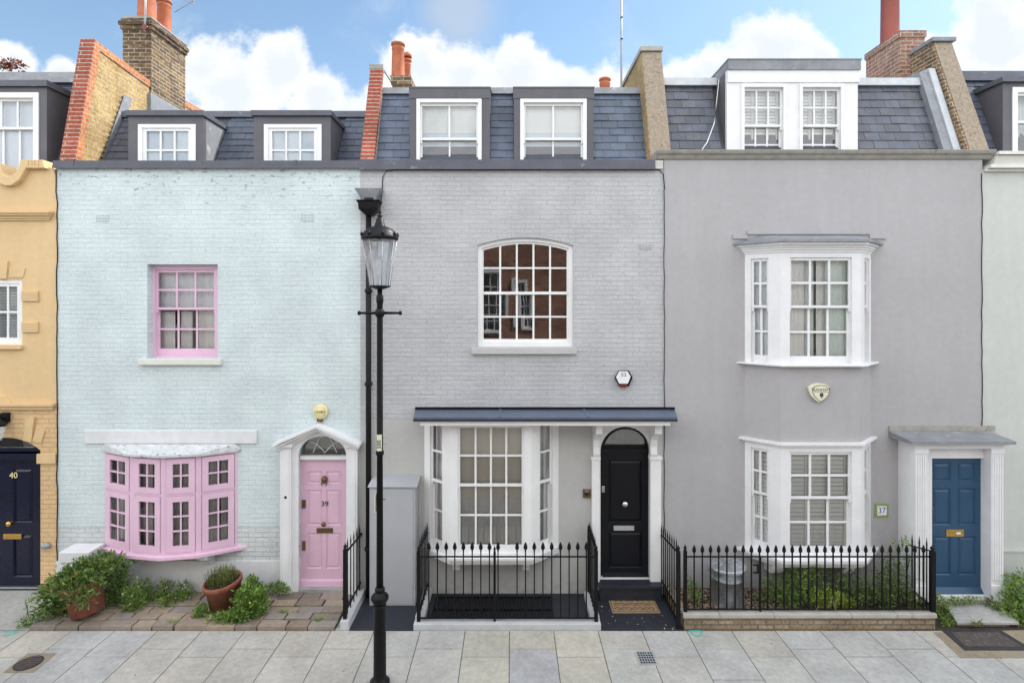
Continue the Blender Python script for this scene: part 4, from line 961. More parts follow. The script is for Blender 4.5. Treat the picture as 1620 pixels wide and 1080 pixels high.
# two storey bay
yb = -.39
bp = [(fx(1178), -.012), (fx(1235, yb), yb), (fx(1363, yb), yb), (fx(1377), -.012)]
bp[3] = (fx(1377), -.012); bp[2] = (bp[3][0] - (bp[1][0] - bp[0][0]), yb)
def bay37(zb, zt, zmeet, shut):
    fr = MB(); GLS = []; BLS = []; h = zt - zb; m = zmeet - zb
    for i in range(3):
        gl = MB(); bl = MB(); GLS.append(gl); BLS.append(bl)
        p, q = bp[i], bp[i + 1]; L = math.hypot(q[0] - p[0], q[1] - p[1]); ang = math.atan2(q[1] - p[1], q[0] - p[0])
        T = frameT((p[0], p[1], zb), ang); fr.T = T
        cl, cr = ((.04, .13), (.09, .09), (.13, .04))[i]
        fr.box(0, cl, 0, .12, 0, h); fr.box(L - cr, L, 0, .12, 0, h); fr.box(cl, L - cr, 0, .12, h - .03, h)
        T2 = frameT(T(cl, .0, .0), ang); fr.T = T2; gl.T = T2; bl.T = T2; w = L - cl - cr
        sash_window(fr, gl, w, h - .03, 3 if i == 1 else 2, 2, 2, m, case=.05, y0=.0, st=.035, mun=.034, bot=.11)
        if shut: slats(bl, .05, w - .05, .05, h - .08, .124, .066, (.09, w - .09) if i != 1 else (.09, w / 3, w * 2 / 3, w - .09))
        elif i != 1: curtain(bl, .03, w - .03, .02, h - .04, .14, .008, .05)
    fr.T = None
    b = fr.build('bay_window', M['oldpaint'], r37)
    for g_ in GLS: g_.build('glass', M['glassold'], b)
    for g_ in BLS:
        if g_.v: g_.build('shutter' if shut else 'curtain', M['shutter'] if shut else M['curtainwhite'], b)
    return b
zb1, zt1 = fz(574, -.0), fz(402, -.0); b1 = bay37(zb1, zt1, fz(485, yb), False)
zb2, zt2 = fz(864), fz(696.5); b2 = bay37(zb2, zt2, fz(788, yb), True)
o = bp
mb = MB(); curtain(mb, fx(1246, -.2), fx(1271, -.2), zb1, zt1, -.245, .012, .07); curtain(mb, fx(1284, -.1), fx(1300, -.1), zb1, zt1, -.22, .012, .05); mb.build('curtain', M['curtaincream'], b1)
mb = MB(); curtain(mb, fx(1302, -.2), fx(1348, -.2), zb1, zt1, -.245, .012, .06); mb.build('curtain', M['curtaingreen'], b1)
mb = MB(); curtain(mb, fx(1268, -.1), fx(1282, -.1), zb1, zt1, -.20, .012, .06); mb.build('curtain', M['curtaingreen'], b1)
def ringslab(mb, d, z0, z1, dx=0.0):
    o = offs(bp, d, dx); mb.slab(o + [(o[-1][0], .0), (o[0][0], .0)], z0, z1)
mb = MB(); ringslab(mb, .10, fz(580, yb) + .035, zb1 - .001, .13); ringslab(mb, .04, fz(580, yb) + .0, fz(580, yb) + .034, .04)
mb.build('window_sill', M['oldpaint'], b1)
mb = MB()
for k, (d, dx) in enumerate(((.02, .02), (.045, .05), (.075, .08), (.12, .13))): ringslab(mb, d, zt1 + .035 * k + .0005, zt1 + .035 * (k + 1), dx)
mb.build('bay_cornice', M['oldpaint'], b1)
zc = zt1 + .14
mb = MB(); o = offs(bp, .16, .20); t = [(fx(1200), -.012), (fx(1240), -.06), (fx(1340), -.06), (fx(1362), -.012)]
n = 4
V = [(p[0], p[1], zc + .001) for p in o] + [(p[0], p[1], zc + .035) for p in o] + [(p[0], p[1], zc + .15) for p in t]
mb.add(V, [(0, 1, 5, 4), (1, 2, 6, 5), (2, 3, 7, 6), (4, 5, 9, 8), (5, 6, 10, 9), (6, 7, 11, 10), (0, 1, 2, 3), (8, 9, 10, 11), (0, 4, 8), (3, 7, 11)])
mb.build('bay_roof', M['leadlight'], b1)
mb = MB(); mb.box(fx(1181), fx(1374), -.04, -.0125, fz(371), fz(366)); mb.box(fx(1158), fx(1181), -.04, -.0125, fz(378), fz(372)); mb.box(fx(1374), fx(1400), -.04, -.0125, fz(378), fz(372)); mb.build('bay_flashing', M['taupe'], b1)
mb = MB(); mb.slab(offs(bp, -.004, .0) , zt2 + .07, fz(580, yb)); mb.build('bay_wall', M['taupe'], r37)
mb = MB(); ringslab(mb, .06, zt2 + .03, zt2 + .069, .10); ringslab(mb, .03, zt2 + .0005, zt2 + .0295, .04); mb.build('bay_cornice', M['oldpaint'], b2)
mb = MB(); ringslab(mb, .12, zb2 - .045, zb2 - .001, .13); ringslab(mb, .06, zb2 - .10, zb2 - .046, .06); ringslab(mb, .02, zb2 - .14, zb2 - .101, .02); mb.build('window_sill', M['oldpaint'], b2)
for a, b in ((1222, 1240), (1336, 1351)):
    x0, x1 = fx(a, -.3), fx(b, -.3); z = zb2 - .141; mb = MB()
    mb.prismx([(-.0125, z), (-.34, z), (-.34, z - .05), (-.30, z - .06), (-.30, z - .10), (-.24, z - .11), (-.24, z - .16), (-.16, z - .18), (-.0125, z - .2)], x0, x1); mb.build('corbel', M['oldpaint'], b2)
# porch
yp = -.39
px0, px1 = fx(1420), fx(1586.5, yp)
zcp = fz(700, yp)
mb = MB()
zent = fz(709, yp)
mb.box(px0, fx(1467.5, yp), yp, -.0125, .10, zent - .001); mb.box(fx(1568, yp), px1, yp, -.0125, .10, zent - .001)     # two piers / side walls
for k in range(5):
    for a in (1448, 1569.5):
        x = fx(a + k * 3.7, yp); mb.box(x, x + .022, yp - .010, yp - .0005, .42, fz(720, yp))
for a, b in ((1446, 1468.5), (1567, 1588)): mb.box(fx(a, yp), fx(b, yp), yp - .018, yp - .0008, .10, .34); mb.box(fx(a, yp), fx(b, yp), yp - .018, yp - .0008, fz(717, yp), zent - .001)
mb.box(px0 - .005, px1 + .005, yp - .012, -.0125, zent, zent + .06); mb.box(px0 - .03, px1 + .05, yp - .05, -.0125, zent + .0605, zcp + .0)
pc = mb.build('porch', M['oldpaint'], r37)
mb = MB(); mb.box(fx(1405), fx(1571), -.04, -.0125, fz(681), fz(673)); mb.build('porch_flashing', M['corn37'], pc)
zf_ = zcp + .001; ypf = yp - .12
mb = MB(); mb.hexa([(fx(1405), -.0125, zf_), (fx(1608, ypf), -.0125, zf_), (fx(1608, ypf), ypf, zf_), (fx(1443, ypf), ypf, zf_), (fx(1405), -.0125, fz(681)), (fx(1608, ypf), -.0125, fz(681)), (fx(1608, ypf), ypf, zf_ + .045), (fx(1443, ypf), ypf, zf_ + .045)]); mb.build('porch_roof', M['leadlight'], pc)
ydr = -.20
fr = MB(); fr.box(fx(1467.6, yp), fx(1568, yp) - .001, ydr - .06, ydr + .1, fz(723, ydr), zent - .001); fr.box(fx(1467.6, yp), fx(1470, ydr), ydr - .06, ydr + .1, .14, fz(723, ydr) - .001); fr.box(fx(1556, ydr), fx(1568, yp) - .001, ydr - .06, ydr + .1, .14, fz(723, ydr) - .001)
fr.box(fx(1467.6, yp), fx(1568, yp) - .001, ydr - .12, ydr + .1, .07, .139); fr.build('door_frame', M['oldpaint'], pc)
dr = paneldoor(r37, fx(1470, ydr), fx(1556, ydr), .14, fz(723, ydr), ydr, [(.08, .39, .825, .955), (.55, .86, .825, .955), (.08, .39, .50, .765), (.55, .86, .50, .765), (.08, .39, .13, .41), (.55, .86, .13, .41)], M['bluedoor'], deep=.016)
MB().prismx([(ydr - .06, .15), (ydr, .22), (ydr, .14), (ydr - .06, .14)], fx(1471, ydr), fx(1555, ydr)).build('weatherboard', M['bluedoor'], dr)
MB().box(fx(1496, ydr), fx(1524, ydr), ydr - .012, ydr - .0005, fz(848, ydr), fz(837, ydr)).build('letterbox', M['brass'], dr, bevel=.003)
MB().box(fx(1512, ydr), fx(1519, ydr), ydr - .014, ydr - .0125, fz(844, ydr), fz(841, ydr)).build('paper', M['white'], dr)
mb = MB(); x = fx(1473, ydr); zz0 = fz(820, ydr); mb.tube([(x, ydr, zz0), (x, ydr - .04, zz0 + .03), (x, ydr - .05, zz0 + .1), (x, ydr - .04, zz0 + .17), (x, ydr, zz0 + .2)], .009, 8); mb.build('handle', M['bronze'], dr)
MB().box(fx(1470.5, ydr), fx(1474, ydr), ydr - .012, ydr - .0005, fz(787, ydr), fz(782, ydr)).build('lock', M['brass'], dr)

# =====================================================================  HOUSE 36 (pale) and HOUSE 40 (peach)
r36 = thing('terraced_house', 'pale grey green stucco house at the right edge with cream cornice', 'house', (8.7, 0, 0), 'terraced houses in the row')
X0, X1 = fx(1553), 17.0
zp = fz(868)
mb = MB(); mb.box(X0 + .001, X1, .004, .25, zp, fz(268)); mb.build('wall', M['palegreen'], r36)
mb = MB(); mb.box(X0 + .001, X1, -.03, .25, -.1, zp - .001); mb.box(X0 + .001, X1, -.05, .0, zp - .03, zp); mb.build('plinth', M['palegreen'], r36)
mb = MB(); mb.box(X0 + .14, X1, -.16, .3, fz(248), fz(243)); mb.prismx([(.3, fz(262)), (-.06, fz(262)), (-.12, fz(249)), (.3, fz(248) - .001)], X0 + .14, X1); mb.box(X0 + .05, X1, -.12, .3, fz(268), fz(262.5)); mb.box(X0 + .03, X1, -.05, .3, fz(272), fz(268.3)); mb.build('cornice', M['cream'], r36)
shell(r36, X0, X1, M['stock']); interior(r36, X0 + .13, X1 - .13)
slates(r36, 7.62, X1, .45, 6.9, 1.05, 8.55, [(8.12, 9.4, 8.3)], M['slate'], rowh=.16, seed=21)
MB().prismx([(.96, 8.50), (1.0, 8.68), (1.4, 8.69), (1.4, 8.5)], 7.6, X1).build('roof_flashing', M['lead'], r36); deck(r36, 7.6, X1, 1.3, 8.66, M['lead']); MB().box(X0 + .1, X1, .25, .55, 6.6, 6.8).build('gutter', M['lead'], r36)
Y = .4; x0, x1 = 8.12, 9.4; zt = fz(131, Y); zb = 6.85
mb = MB(); mb.plate(rect(x0, x1, zb, zt), [rect(8.27, 9.25, zb + .1, zt - .08)], Y, Y + .07); mb.prismx([(Y + .071, zb), (Y + .071, zt), (1.05, zt), (.5, zb)], x0, x0 + .05); mb.prismx([(Y + .071, zb), (Y + .071, zt), (1.05, zt), (.5, zb)], x1 - .05, x1)
d = mb.build('dormer', M['leadbrown'], r36); MB().prismx([(Y - .06, zt + .001), (1.15, zt + .001), (1.15, zt + .08), (Y - .06, zt + .08)], x0 - .05, x1 + .05).build('dormer_roof', M['lead'], d)
O = (8.27, Y, zb + .1); fr, gl = MB(frameT(O)), MB(frameT(O)); W, Hh = .98, zt - .08 - O[2]
sash_window(fr, gl, W, Hh, 2, 1, 1, Hh * .5 + .05, case=.08, casey=-.02, st=.03); w = fr.build('window', M['white'], r36); gl.build('glass', M['glass'], w)
mb = MB(frameT(O)); curtain(mb, .05, W - .05, 0, Hh, .25, .015, .12); mb.build('curtain', M['curtaingreen'], w)

r40 = thing('terraced_house', 'peach stucco house at the left edge with scooped parapet and navy door', 'house', (-8.5, 0, 0), 'terraced houses in the row')
X0, X1 = -14.5, fx(90) - .001
zbr = fz(642)
top = [(fx(74), fz(262)), (fx(41), fz(262)), (fx(40), fz(270)), (fx(35), fz(279)), (fx(28), fz(286)), (fx(18), fz(288)), (fx(10), fz(282)), (fx(6), fz(272)), (fx(1), fz(265)), (fx(-30), fz(262)), (X0, fz(262))]
MB().plate([(X0, zbr), (X1, zbr), (X1, fz(285)), (fx(85), fz(270)), (fx(78), fz(264))] + top, [rect(fx(-56), fx(35), fz(545), fz(443))], 0, .25).build('wall', M['peach'], r40)
dh = archpoly(fx(-44), fx(64), 0.0, fz(712), fz(692) - fz(712))
MB().plate([(X0, -.1), (fx(-44), -.1)] + list(reversed(dh[2:])) + [(fx(64), -.1), (X1, -.1), (X1, zbr - .001), (X0, zbr - .001)], [], .0, .25).build('lower_wall', M['peachbrick'], r40)
interior(r40, X0 + .13, X1 - .13); shell(r40, X0, X1, M['stock'])
# coping that follows the scoop
cp = [(fx(75), fz(255)), (fx(39), fz(255)), (fx(37), fz(266)), (fx(33), fz(274)), (fx(26), fz(280)), (fx(18), fz(281)), (fx(12), fz(276)), (fx(9), fz(268)), (fx(3), fz(259)), (fx(-30), fz(256)), (X0, fz(256))]
ci = [(X0, fz(272)), (fx(-30), fz(272)), (fx(-8), fz(280)), (fx(4), fz(291)), (fx(14), fz(295)), (fx(26), fz(295)), (fx(37), fz(287)), (fx(44), fz(276)), (fx(48), fz(268)), (fx(78), fz(268))]
MB().plate(cp + ci, [], -.09, .27).build('parapet_coping', M['peach'], r40, bevel=.012)
mb = MB()
for px in (52, 57.5, 62, 68): mb.box(fx(px), fx(px + 1.0), -.10, -.0905, fz(264), fz(255.5))
mb.build('coping_joint', M['peachbrick'], r40)
mb = MB()
for k, (d, a, b) in enumerate(((.11, 335, 338.5), (.085, 338.7, 342), (.05, 342.2, 346), (.03, 346.2, 349))): mb.box(X0, fx(86) - .02 * k, -d, -.0005, fz(b), fz(a))
mb.box(X0, fx(89), -.09, -.0005, fz(641), fz(637)); mb.box(X0, fx(86), -.05, -.0005, fz(647), fz(641.3))
mb.build('string_course', M['peach'], r40)
def mould(mb): mb.build('moulding', M['peach'], r40)
for z0, z1 in ((476, 460), (525, 509)):
    mb = MB()
    for k in range(4): zA = z0 + (z1 - z0) * k / 4; mb.box(fx(36), fx(62), -.03, -.0005, fz(zA), fz(zA + (z1 - z0) / 4 * .86))
    mb.box(fx(36), fx(61.5), -.02, -.0004, fz(z0), fz(z1)); mould(mb)
MB().box(fx(-60), fx(37), -.06, -.0005, fz(551.5), fz(545.5)).build('window_sill', M['peach'], r40)
mould(MB().plate([(fx(0), fz(441)), (fx(12), fz(441)), (fx(14.5), fz(413)), (fx(-3), fz(413))], [], -.03, -.0005)); mould(MB().plate([(fx(14.5), fz(439)), (fx(37), fz(439)), (fx(41), fz(424)), (fx(16), fz(424))], [], -.012, -.0005))
mould(MB().plate([(fx(40), fz(696)), (fx(52), fz(698)), (fx(57), fz(659)), (fx(43), fz(659))], [], -.04, -.0005))
mould(MB().plate([(fx(52), fz(698)), (fx(66), fz(700)), (fx(72), fz(681)), (fx(60), fz(671))], [], -.02, -.0005))
mould(MB().box(fx(61), fx(90), -.04, -.0005, fz(732), fz(717)))
mould(MB().plate([(fx(-30), fz(636.8)), (fx(20), fz(636.8)), (fx(8), fz(626)), (fx(-5), fz(620))], [], -.06, -.0005))
O = (fx(-56), .02, fz(545)); W = fx(35) - O[0]; Hh = fz(443) - O[2]; fr, gl = MB(frameT(O)), MB(frameT(O))
ring(fr, 0, W, 0, Hh, -.01, .08, .05)
for k in range(2): sash(fr, gl, .05 + k * (W - .1) / 2, .05 + (k + 1) * (W - .1) / 2, .05, Hh - .05, .005, 2, 2, .05, .05, .06, .03)
w = fr.build('window', M['white'], r40); gl.build('glass', M['glass'], w)
mb = MB(frameT(O)); slats(mb, .05, W - .05, .05, Hh - .05, .16, .05, ()); mb.build('blind', M['curtainwhite'], w)
dr = paneldoor(r40, fx(-42, .12), fx(64, .12), .02, fz(727, .12), .12, [(.10, .37, .52, .93), (.60, .87, .52, .93), (.10, .37, .10, .42), (.60, .87, .10, .42)], M['navy'], deep=.02)
mb = MB(); mb.box(fx(-42, .12), fx(64, .12), .05, .16, fz(726.6, .1), fz(718, .1)); mb.box(fx(-42, .12), fx(64, .12), .045, .1, fz(718, .1) - .001, fz(716, .1) + .002); mb.plate(archpoly(fx(-43), fx(63.8), fz(716), fz(713), .2), [archpoly(fx(-38), fx(48), fz(710), fz(708), .14)], .08, .14); mb.build('door_frame', M['navy'], r40)
gl = MB(); gl.extr([archpoly(fx(-38), fx(48), fz(710), fz(708), .14)], .11, .112, lambda u, v, w: (u, w, v)); gl.build('fanlight', M['glass'], r40); hall(r40, fx(-44), fx(65), fz(690))
MB().box(fx(-44, .1), fx(62, .1), .1, .118, fz(931, .1), fz(928, .1)).build('door_bar', M['chrome'], dr)
text('number', '40', .135, (fx(21, .11), .115, fz(752, .11)), M['yellowplastic'], dr, depth=.004)
mb = MB(); mb.lathe([(.03, 0), (.03, -.01), (.014, -.03), (.036, -.045), (.045, -.065), (.03, -.085), (.005, -.09)], fx(19, .12), .12, 16, axis='y', cz=fz(826, .12)); mb.build('knob', M['brass'], dr)
MB().box(fx(6, .12), fx(35, .12), .105, .1195, fz(852, .12), fz(844, .12)).build('letterbox', M['brass'], dr, bevel=.003)
slates(r40, X0, -7.35, .5, 6.7, 1.2, 8.55, [(-9.9, fx(72, .4), 8.2)], M['slatedark'], rowh=.16, seed=31)
MB().prismx([(1.1, 8.52), (1.15, 8.72), (1.5, 8.73), (1.5, 8.52)], X0, -7.36).build('roof_flashing', M['leadlight'], r40); deck(r40, X0, -7.36, 1.4, 8.7, M['lead']); MB().box(X0, -7.36, .25, .6, 6.4, 6.55).build('gutter', M['lead'], r40)
Y = .4; x0, x1 = -9.9, fx(74, Y); zt = fz(138, Y); zb = 6.6; w1_ = fx(62, Y); w0_ = w1_ - 1.05
mb = MB(); mb.plate(rect(x0, x1, zb, zt), [rect(w0_, w1_, zb + .12, fz(147, Y))], Y, Y + .07); mb.prismx([(Y + .071, zb), (Y + .071, zt), (1.1, zt), (.6, zb)], x1 - .05, x1); mb.prismx([(Y + .071, zb), (Y + .071, zt), (1.1, zt), (.6, zb)], x0, x0 + .05)
d = mb.build('dormer', M['leadbrown'], r40); MB().prismx([(Y - .05, zt + .001), (1.3, zt + .001), (1.3, zt + .1), (Y - .05, zt + .1)], x0 - .05, x1 + .04).build('dormer_roof', M['lead'], d)
O = (w0_, Y, zb + .12); W = 1.05; Hh = fz(147, Y) - O[2]; fr, gl = MB(frameT(O)), MB(frameT(O))
sash_window(fr, gl, W, Hh, 3, 1, 1, fz(202, Y) - O[2], case=.085, casey=-.02, st=.03, mun=.03); w = fr.build('window', M['white'], r40); gl.build('glass', M['glass'], w)
MB(frameT(O)).box(.05, W - .05, .142, .147, 0, Hh).build('blind', M['blindsky'], w)

# =====================================================================  ground
def sheet(name, x0, x1, y0, y1, z, mat, th=.1):
    return struct(MB().box(x0, x1, y0, y1, z - th, z).build(name, mat))
YF = -.98
struct(MB().add([(-400, -400, -.16), (400, -400, -.16), (400, 400, -.16), (-400, 400, -.16)], [(0, 1, 2, 3)]).build('ground', M['asphalt']))
sheet('road', -40, 40, -8.6, -3.2, -.13, M['asphalt'], .02)
rnd = random.Random(11)
# pavement slabs: two courses with staggered cross joints, measured joints
jn = [47, 114, 182, 250, 320, 388, 456, 524, 592, 665, 736, 806, 876, 946, 1016, 1086, 1157, 1226, 1297, 1370, 1445]
xs = [(p - VX) / S(YF) for p in jn]
while xs[0] > -11.5: xs.insert(0, xs[0] - .62)
while xs[-1] < 11.5: xs.append(xs[-1] + .63)
mb = MB(); MBj = MB()
def tint(i, x):
    px = VX + x * S(YF)
    w = rnd.uniform(1.0, 1.10)
    if px < 590: c = rnd.choice([(1.0, .985, .955), (.99, .99, .98), (1.03, 1.0, .95), (.96, .98, 1.02), (1.0, .99, .96)])
    elif px < 735: c = rnd.choice([(1.02, 1.02, 1.01), (.93, .94, .95)])
    elif px < 950: c = rnd.choice([(1.05, 1.02, .93), (1.02, 1.0, .94), (1.04, 1.02, .93)])
    else: c = rnd.choice([(.97, .99, 1.01), (1.0, 1.0, .98), (1.02, 1.0, .96), (.96, .985, 1.02), (.98, 1.0, .99)])
    return tuple(a * w for a in c)
ymh = fx(0)
for i in range(len(xs) - 1):
    a, b = xs[i] + .0055, xs[i + 1] - .0055
    y1 = -1.40 if i % 2 else -1.57
    ys = [YF, y1]
    while ys[-1] > -3.05: ys.append(max(-3.08, ys[-1] - rnd.choice([.62, .75, .9])))
    for j in range(len(ys) - 1):
        if ys[j] - ys[j + 1] < .12: continue
        dz = rnd.uniform(-.0015, .0015); c = tint(i, (a + b) / 2)
        if 806 <= VX + a * S(YF) < 870 and j == 1: c = (.95, .97, 1.04)
        mb.box(a, b, ys[j + 1] + .005, ys[j] - .005, -.06, dz, c)
pv = mb.build('pavement', M['york'], bevel=.003); struct(pv)
struct(MB().box(-12, 12, -3.09, YF + .0, -.1, -.006).build('pavement_bed', M['joint']))
struct(MB().box(-12, 12, -3.24, -3.09, -.2, .002).build('kerb', M['concrete'], bevel=.015))
struct(MB().box(-14, 14, -12.5, -8.6, -.2, -.0).build('far_pavement', M['concrete']))
# forecourts
X39a, X39b = (46 - VX) / S(YF), (530 - VX) / S(YF)
zt39 = .06
mb = MB(); y = YF + .0; rows = [-.98, -.80, -.62, -.44, -.25, -.02]
for r in range(5):
    x = X39a - rnd.random() * .2
    while x < X39b:
        w = rnd.uniform(.28, .46); a = max(x, X39a) + .008; b = min(x + w, X39b) - .008; x += w
        if b - a < .05: continue
        k = rnd.uniform(.75, 1.2); c = rnd.choice([(1, .97, .93), (1.05, .98, .92), (.92, .92, .94), (1.1, 1.0, .88)])
        j = [rnd.uniform(-.012, .012) for _ in range(4)]; z = zt39 + rnd.uniform(-.008, .008)
        q = .01
        mb.hexa([(a + j[0], rows[r] + .008, -.05), (b + j[1], rows[r] + .008, -.05), (b + j[2], rows[r + 1] - .008, -.05), (a + j[3], rows[r + 1] - .008, -.05),
                 (a + j[0], rows[r] + .008, z + j[0] * .4), (b + j[1], rows[r] + .008, z), (b + j[2], rows[r + 1] - .008, z + j[3] * .4), (a + j[3], rows[r + 1] - .008, z)], tuple(v * k for v in c))
struct(mb.build('setts', M['oldstone'], bevel=.008))
struct(MB().box(X39a, X39b, -.97, 0, -.1, zt39 - .03).build('forecourt_bed', M['soil']))
struct(MB().box(X39b + .002, (552 - VX) / S(YF), YF + .001, .0, -.1, .008).build('forecourt_edging', M['concrete']))
struct(MB().box(-11.5, X39a - .002, YF + .001, .11, -.1, .012).build('path', M['concrete']))
xk0, xk1 = fx(654, -.97), fx(951, -.97)
struct(MB().box((537 - VX) / S(YF) + .03, xk0 - .0, YF + .002, .0, -.1, .006).build('slate_path', M['slateslab']))
struct(MB().box(xk0 + .12, xk1 - .10, -.86, .0, -.1, .02).build('lightwell_paving', M['slateslab']))
struct(MB().box(xk1 + .001, fx(1080, -.97), YF + .002, -.0, -.1, .006).build('slate_path', M['slateslab']))
# rendered kerbs
zk_ = .085
def kerbpoly(p, z, nm='forecourt_kerb'): return struct(MB().slab(p, -.05, z).build(nm, M['kerbgrey'], bevel=.008))
mb = MB(); mb.box(xk0, xk1, -.97, -.83, -.05, zk_); mb.box(xk0 + .0, xk0 + .13, -.829, -.005, -.05, zk_ + .03); mb.box(xk1 - .13, xk1, -.829, -.101, -.05, zk_ + .03)
struct(mb.build('forecourt_kerb', M['kerbgrey'], bevel=.008))
xq0, xq1 = fx(538, -.95), fx(552, -.95)
mb = MB(); mb.box(xq0 + .0, xq1, -.955, -.03, -.05, .115); struct(mb.build('forecourt_kerb', M['kerbgrey'], bevel=.008))
# lightwell grille
gx0_, gx1_ = fx(690, -.2), fx(874, -.6)
mb = MB(); gz = .045
for y in (-.80, -.5, -.14): mb.box(gx0_, gx1_, y - .012, y + .012, gz - .03, gz)
n = 34
for i in range(n + 1):
    x = gx0_ + (gx1_ - gx0_) * i / n; mb.box(x - .008, x + .008, -.80, -.14, gz - .028, gz + .002)
tag(mb.build('lightwell_grille', M['black']), 'black iron grille over the basement lightwell behind the centre railings', 'grille')
# 37 garden: low wall, soil, gravel
xw0, xw1 = fx(1081, -.97), fx(1483, -.97)
lw = thing('garden_wall', 'low stock brick wall with sandstone coping under the right-hand railings', 'wall', ((xw0 + xw1) / 2, -.9, 0))
mb = MB(); mb.box(xw0 + .02, xw1 - .02, -.955, -.82, -.05, .165); mb.box(xw0 + .0, xw0 + .0 + .12, -.81, -.02, -.05, .165); mb.build('brickwork', M['lowbrick'], lw)
mb = MB(); xx = xw0 - .0
for px in (1139, 1225, 1348, 1420, 1487):
    x2 = min(fx(px, -.97), xw1); mb.box(xx + .002, x2 - .002, -.975, -.80, .166, .222); xx = x2
mb.build('coping', M['coping'], lw, bevel=.008)
struct(MB().box(xw0 + .12, fx(1445, -.4), -.82, -.013, -.05, .11).build('garden_soil', M['soil']))
struct(MB().box(fx(1420, -.98), 11, YF + .003, -.013, -.1, .0).build('garden_ground', M['soil']))
mb = MB(); g = random.Random(4)
for _ in range(1500):
    x = g.uniform(xw0 + .15, fx(1260, -.5)); y = g.uniform(-.8, -.05); r = g.uniform(.008, .02); k = g.uniform(.5, 1.9)
    z = .11 + r * .3
    mb.add([(x - r, y, z), (x, y - r, z), (x + r, y, z), (x, y + r, z), (x + g.uniform(-r, r) * .3, y, z + r * .8)], [(0, 1, 4), (1, 2, 4), (2, 3, 4), (3, 0, 4)], (k, k * g.uniform(.85, 1), k * g.uniform(.7, 1)))
o = mb.build('gravel', M['gravel']); o['kind'] = 'stuff'; tag(o, 'loose brown gravel round the dustbin behind the right railings', 'gravel')
# stone step at the blue door
mb = MB(); zst = .085
mb.slab([(fx(1499, -.5), -.45), (fx(1580, -.45), -.45), (fx(1600, -.8), -.93), (fx(1512, -.9), -.93)], zst - .035, zst, (.95, .97, .98)); mb.slab([(fx(1502, -.5), -.46), (fx(1578, -.45), -.46), (fx(1590, -.8), -.88), (fx(1516, -.9), -.88)], -.02, zst - .036, (.6, .5, .42))
mb.box(fx(1470, -.45), fx(1590, -.45), -.449, -.33, -.02, .088, (.7, .65, .6))
struct(mb.build('stone_step', M['york'], bevel=.006))
# grout panel and covers in the pavement
mb = MB(); Yg = lambda py: -D + H * F / (py - VY)
def gpt(px, py): Yq = Yg(py); return (fx(px, Yq), Yq)
def gpoly(pts, z0, z1, nm, mat, col=None): return MB().slab([gpt(*p) for p in pts], z0, z1, col).build(nm, mat)
struct(gpoly([(1477, 1000), (1640, 996), (1690, 1040.5), (1520, 1040.5)], .0016, .005, 'mortar_patch', M['grout']))
mc = thing('manhole_cover', 'large worn iron inspection cover near the blue door', 'manhole cover', (*gpt(1570, 1012), .005))
def gq(pts, z0, z1, nm, mat, par): return MB().slab([gpt(*p) for p in pts], z0, z1).build(nm, mat, par)
gq([(1490, 997.5), (1584, 997.5), (1636, 1029), (1526, 1029)], .0055, .012, 'frame', M['iron'], mc); gq([(1505, 1001), (1578, 1001), (1617, 1023.5), (1527, 1023.5)], .0125, .016, 'cover_plate', M['rustiron'], mc)
struct(gpoly([(44, 1033), (89.5, 1033), (53, 1063.5), (5, 1063.5)], .0016, .005, 'mortar_patch', M['grout']))
mb = MB(); c = gpt(45, 1049); 
dc = thing('drain_cover', 'round black iron cover set in sandy mortar at the lower left', 'drain cover', (*c, .005))
mb.lathe([(.155, 0), (.155, .006), (.14, .007)], c[0], c[1], 28, cz=.0052, smooth=False); mb.build('frame', M['iron'], dc)
mb = MB()
for i in range(-3, 4):
    w = math.sqrt(max(0, .135 ** 2 - (i * .04) ** 2)); mb.box(c[0] - w, c[0] + w, c[1] + i * .04 - .011, c[1] + i * .04 + .011, .0125, .018)
mb.build('cover_grid', M['rustiron'], dc)
dg = thing('drain_grate', 'small square black drain grate in the pavement below the doormat', 'drain grate', (*gpt(1021, 1040), .003))
p = [gpt(1007, 1031.5), gpt(1032, 1031.5), gpt(1037, 1050), gpt(1011, 1050)]
x0, x1, y0, y1 = p[0][0], p[1][0], p[2][1], p[0][1]; x0, x1 = fx(1007, y1), fx(1031, y1)
MB().box(x0 - .03, x1 + .03, y0 - .03, y1 + .03, .001, .0048).build('frame', M['concrete'], dg)
MB().box(x0, x1, y0, y1, .0052, .007).build('recess_shade', M['black_flat'], dg)  # flat black sheet: shade between the bars put into colour, no real depth
mb = MB()
for i in range(7): x = x0 + (x1 - x0) * i / 6; mb.box(x - .005, x + .005, y0, y1, .0074, .011)
for i in range(6): y = y0 + (y1 - y0) * i / 5; mb.box(x0, x1, y - .006, y + .006, .0074, .0108)
mb.build('bars', M['greyplastic'], dg)
# turquoise utility marks
for pts, lab in (([(1091, 997.5), (1110, 997.5), (1109, 1004), (1104, 1006.5), (1097, 1003.5), (1091, 997.5)], 'small turquoise paint mark below the brick wall'), ([(4, 1001), (8, 998), (16, 998.5), (26, 999), (22, 1003), (12, 1004), (5, 1005)], 'turquoise paint mark on the pavement at the left edge')):
    P = [Vector((*gpt(*q), .004)) for q in pts]; mb = MB()
    for i in range(len(P) - 1):
        t = (P[i + 1] - P[i]).normalized(); q = Vector((-t.y, t.x, 0)) * .012
        mb.add([P[i] + q, P[i + 1] + q, P[i + 1] - q, P[i] - q], [(0, 1, 2, 3)])
    tag(mb.build('paint_mark', M['turq']), lab, 'paint mark')

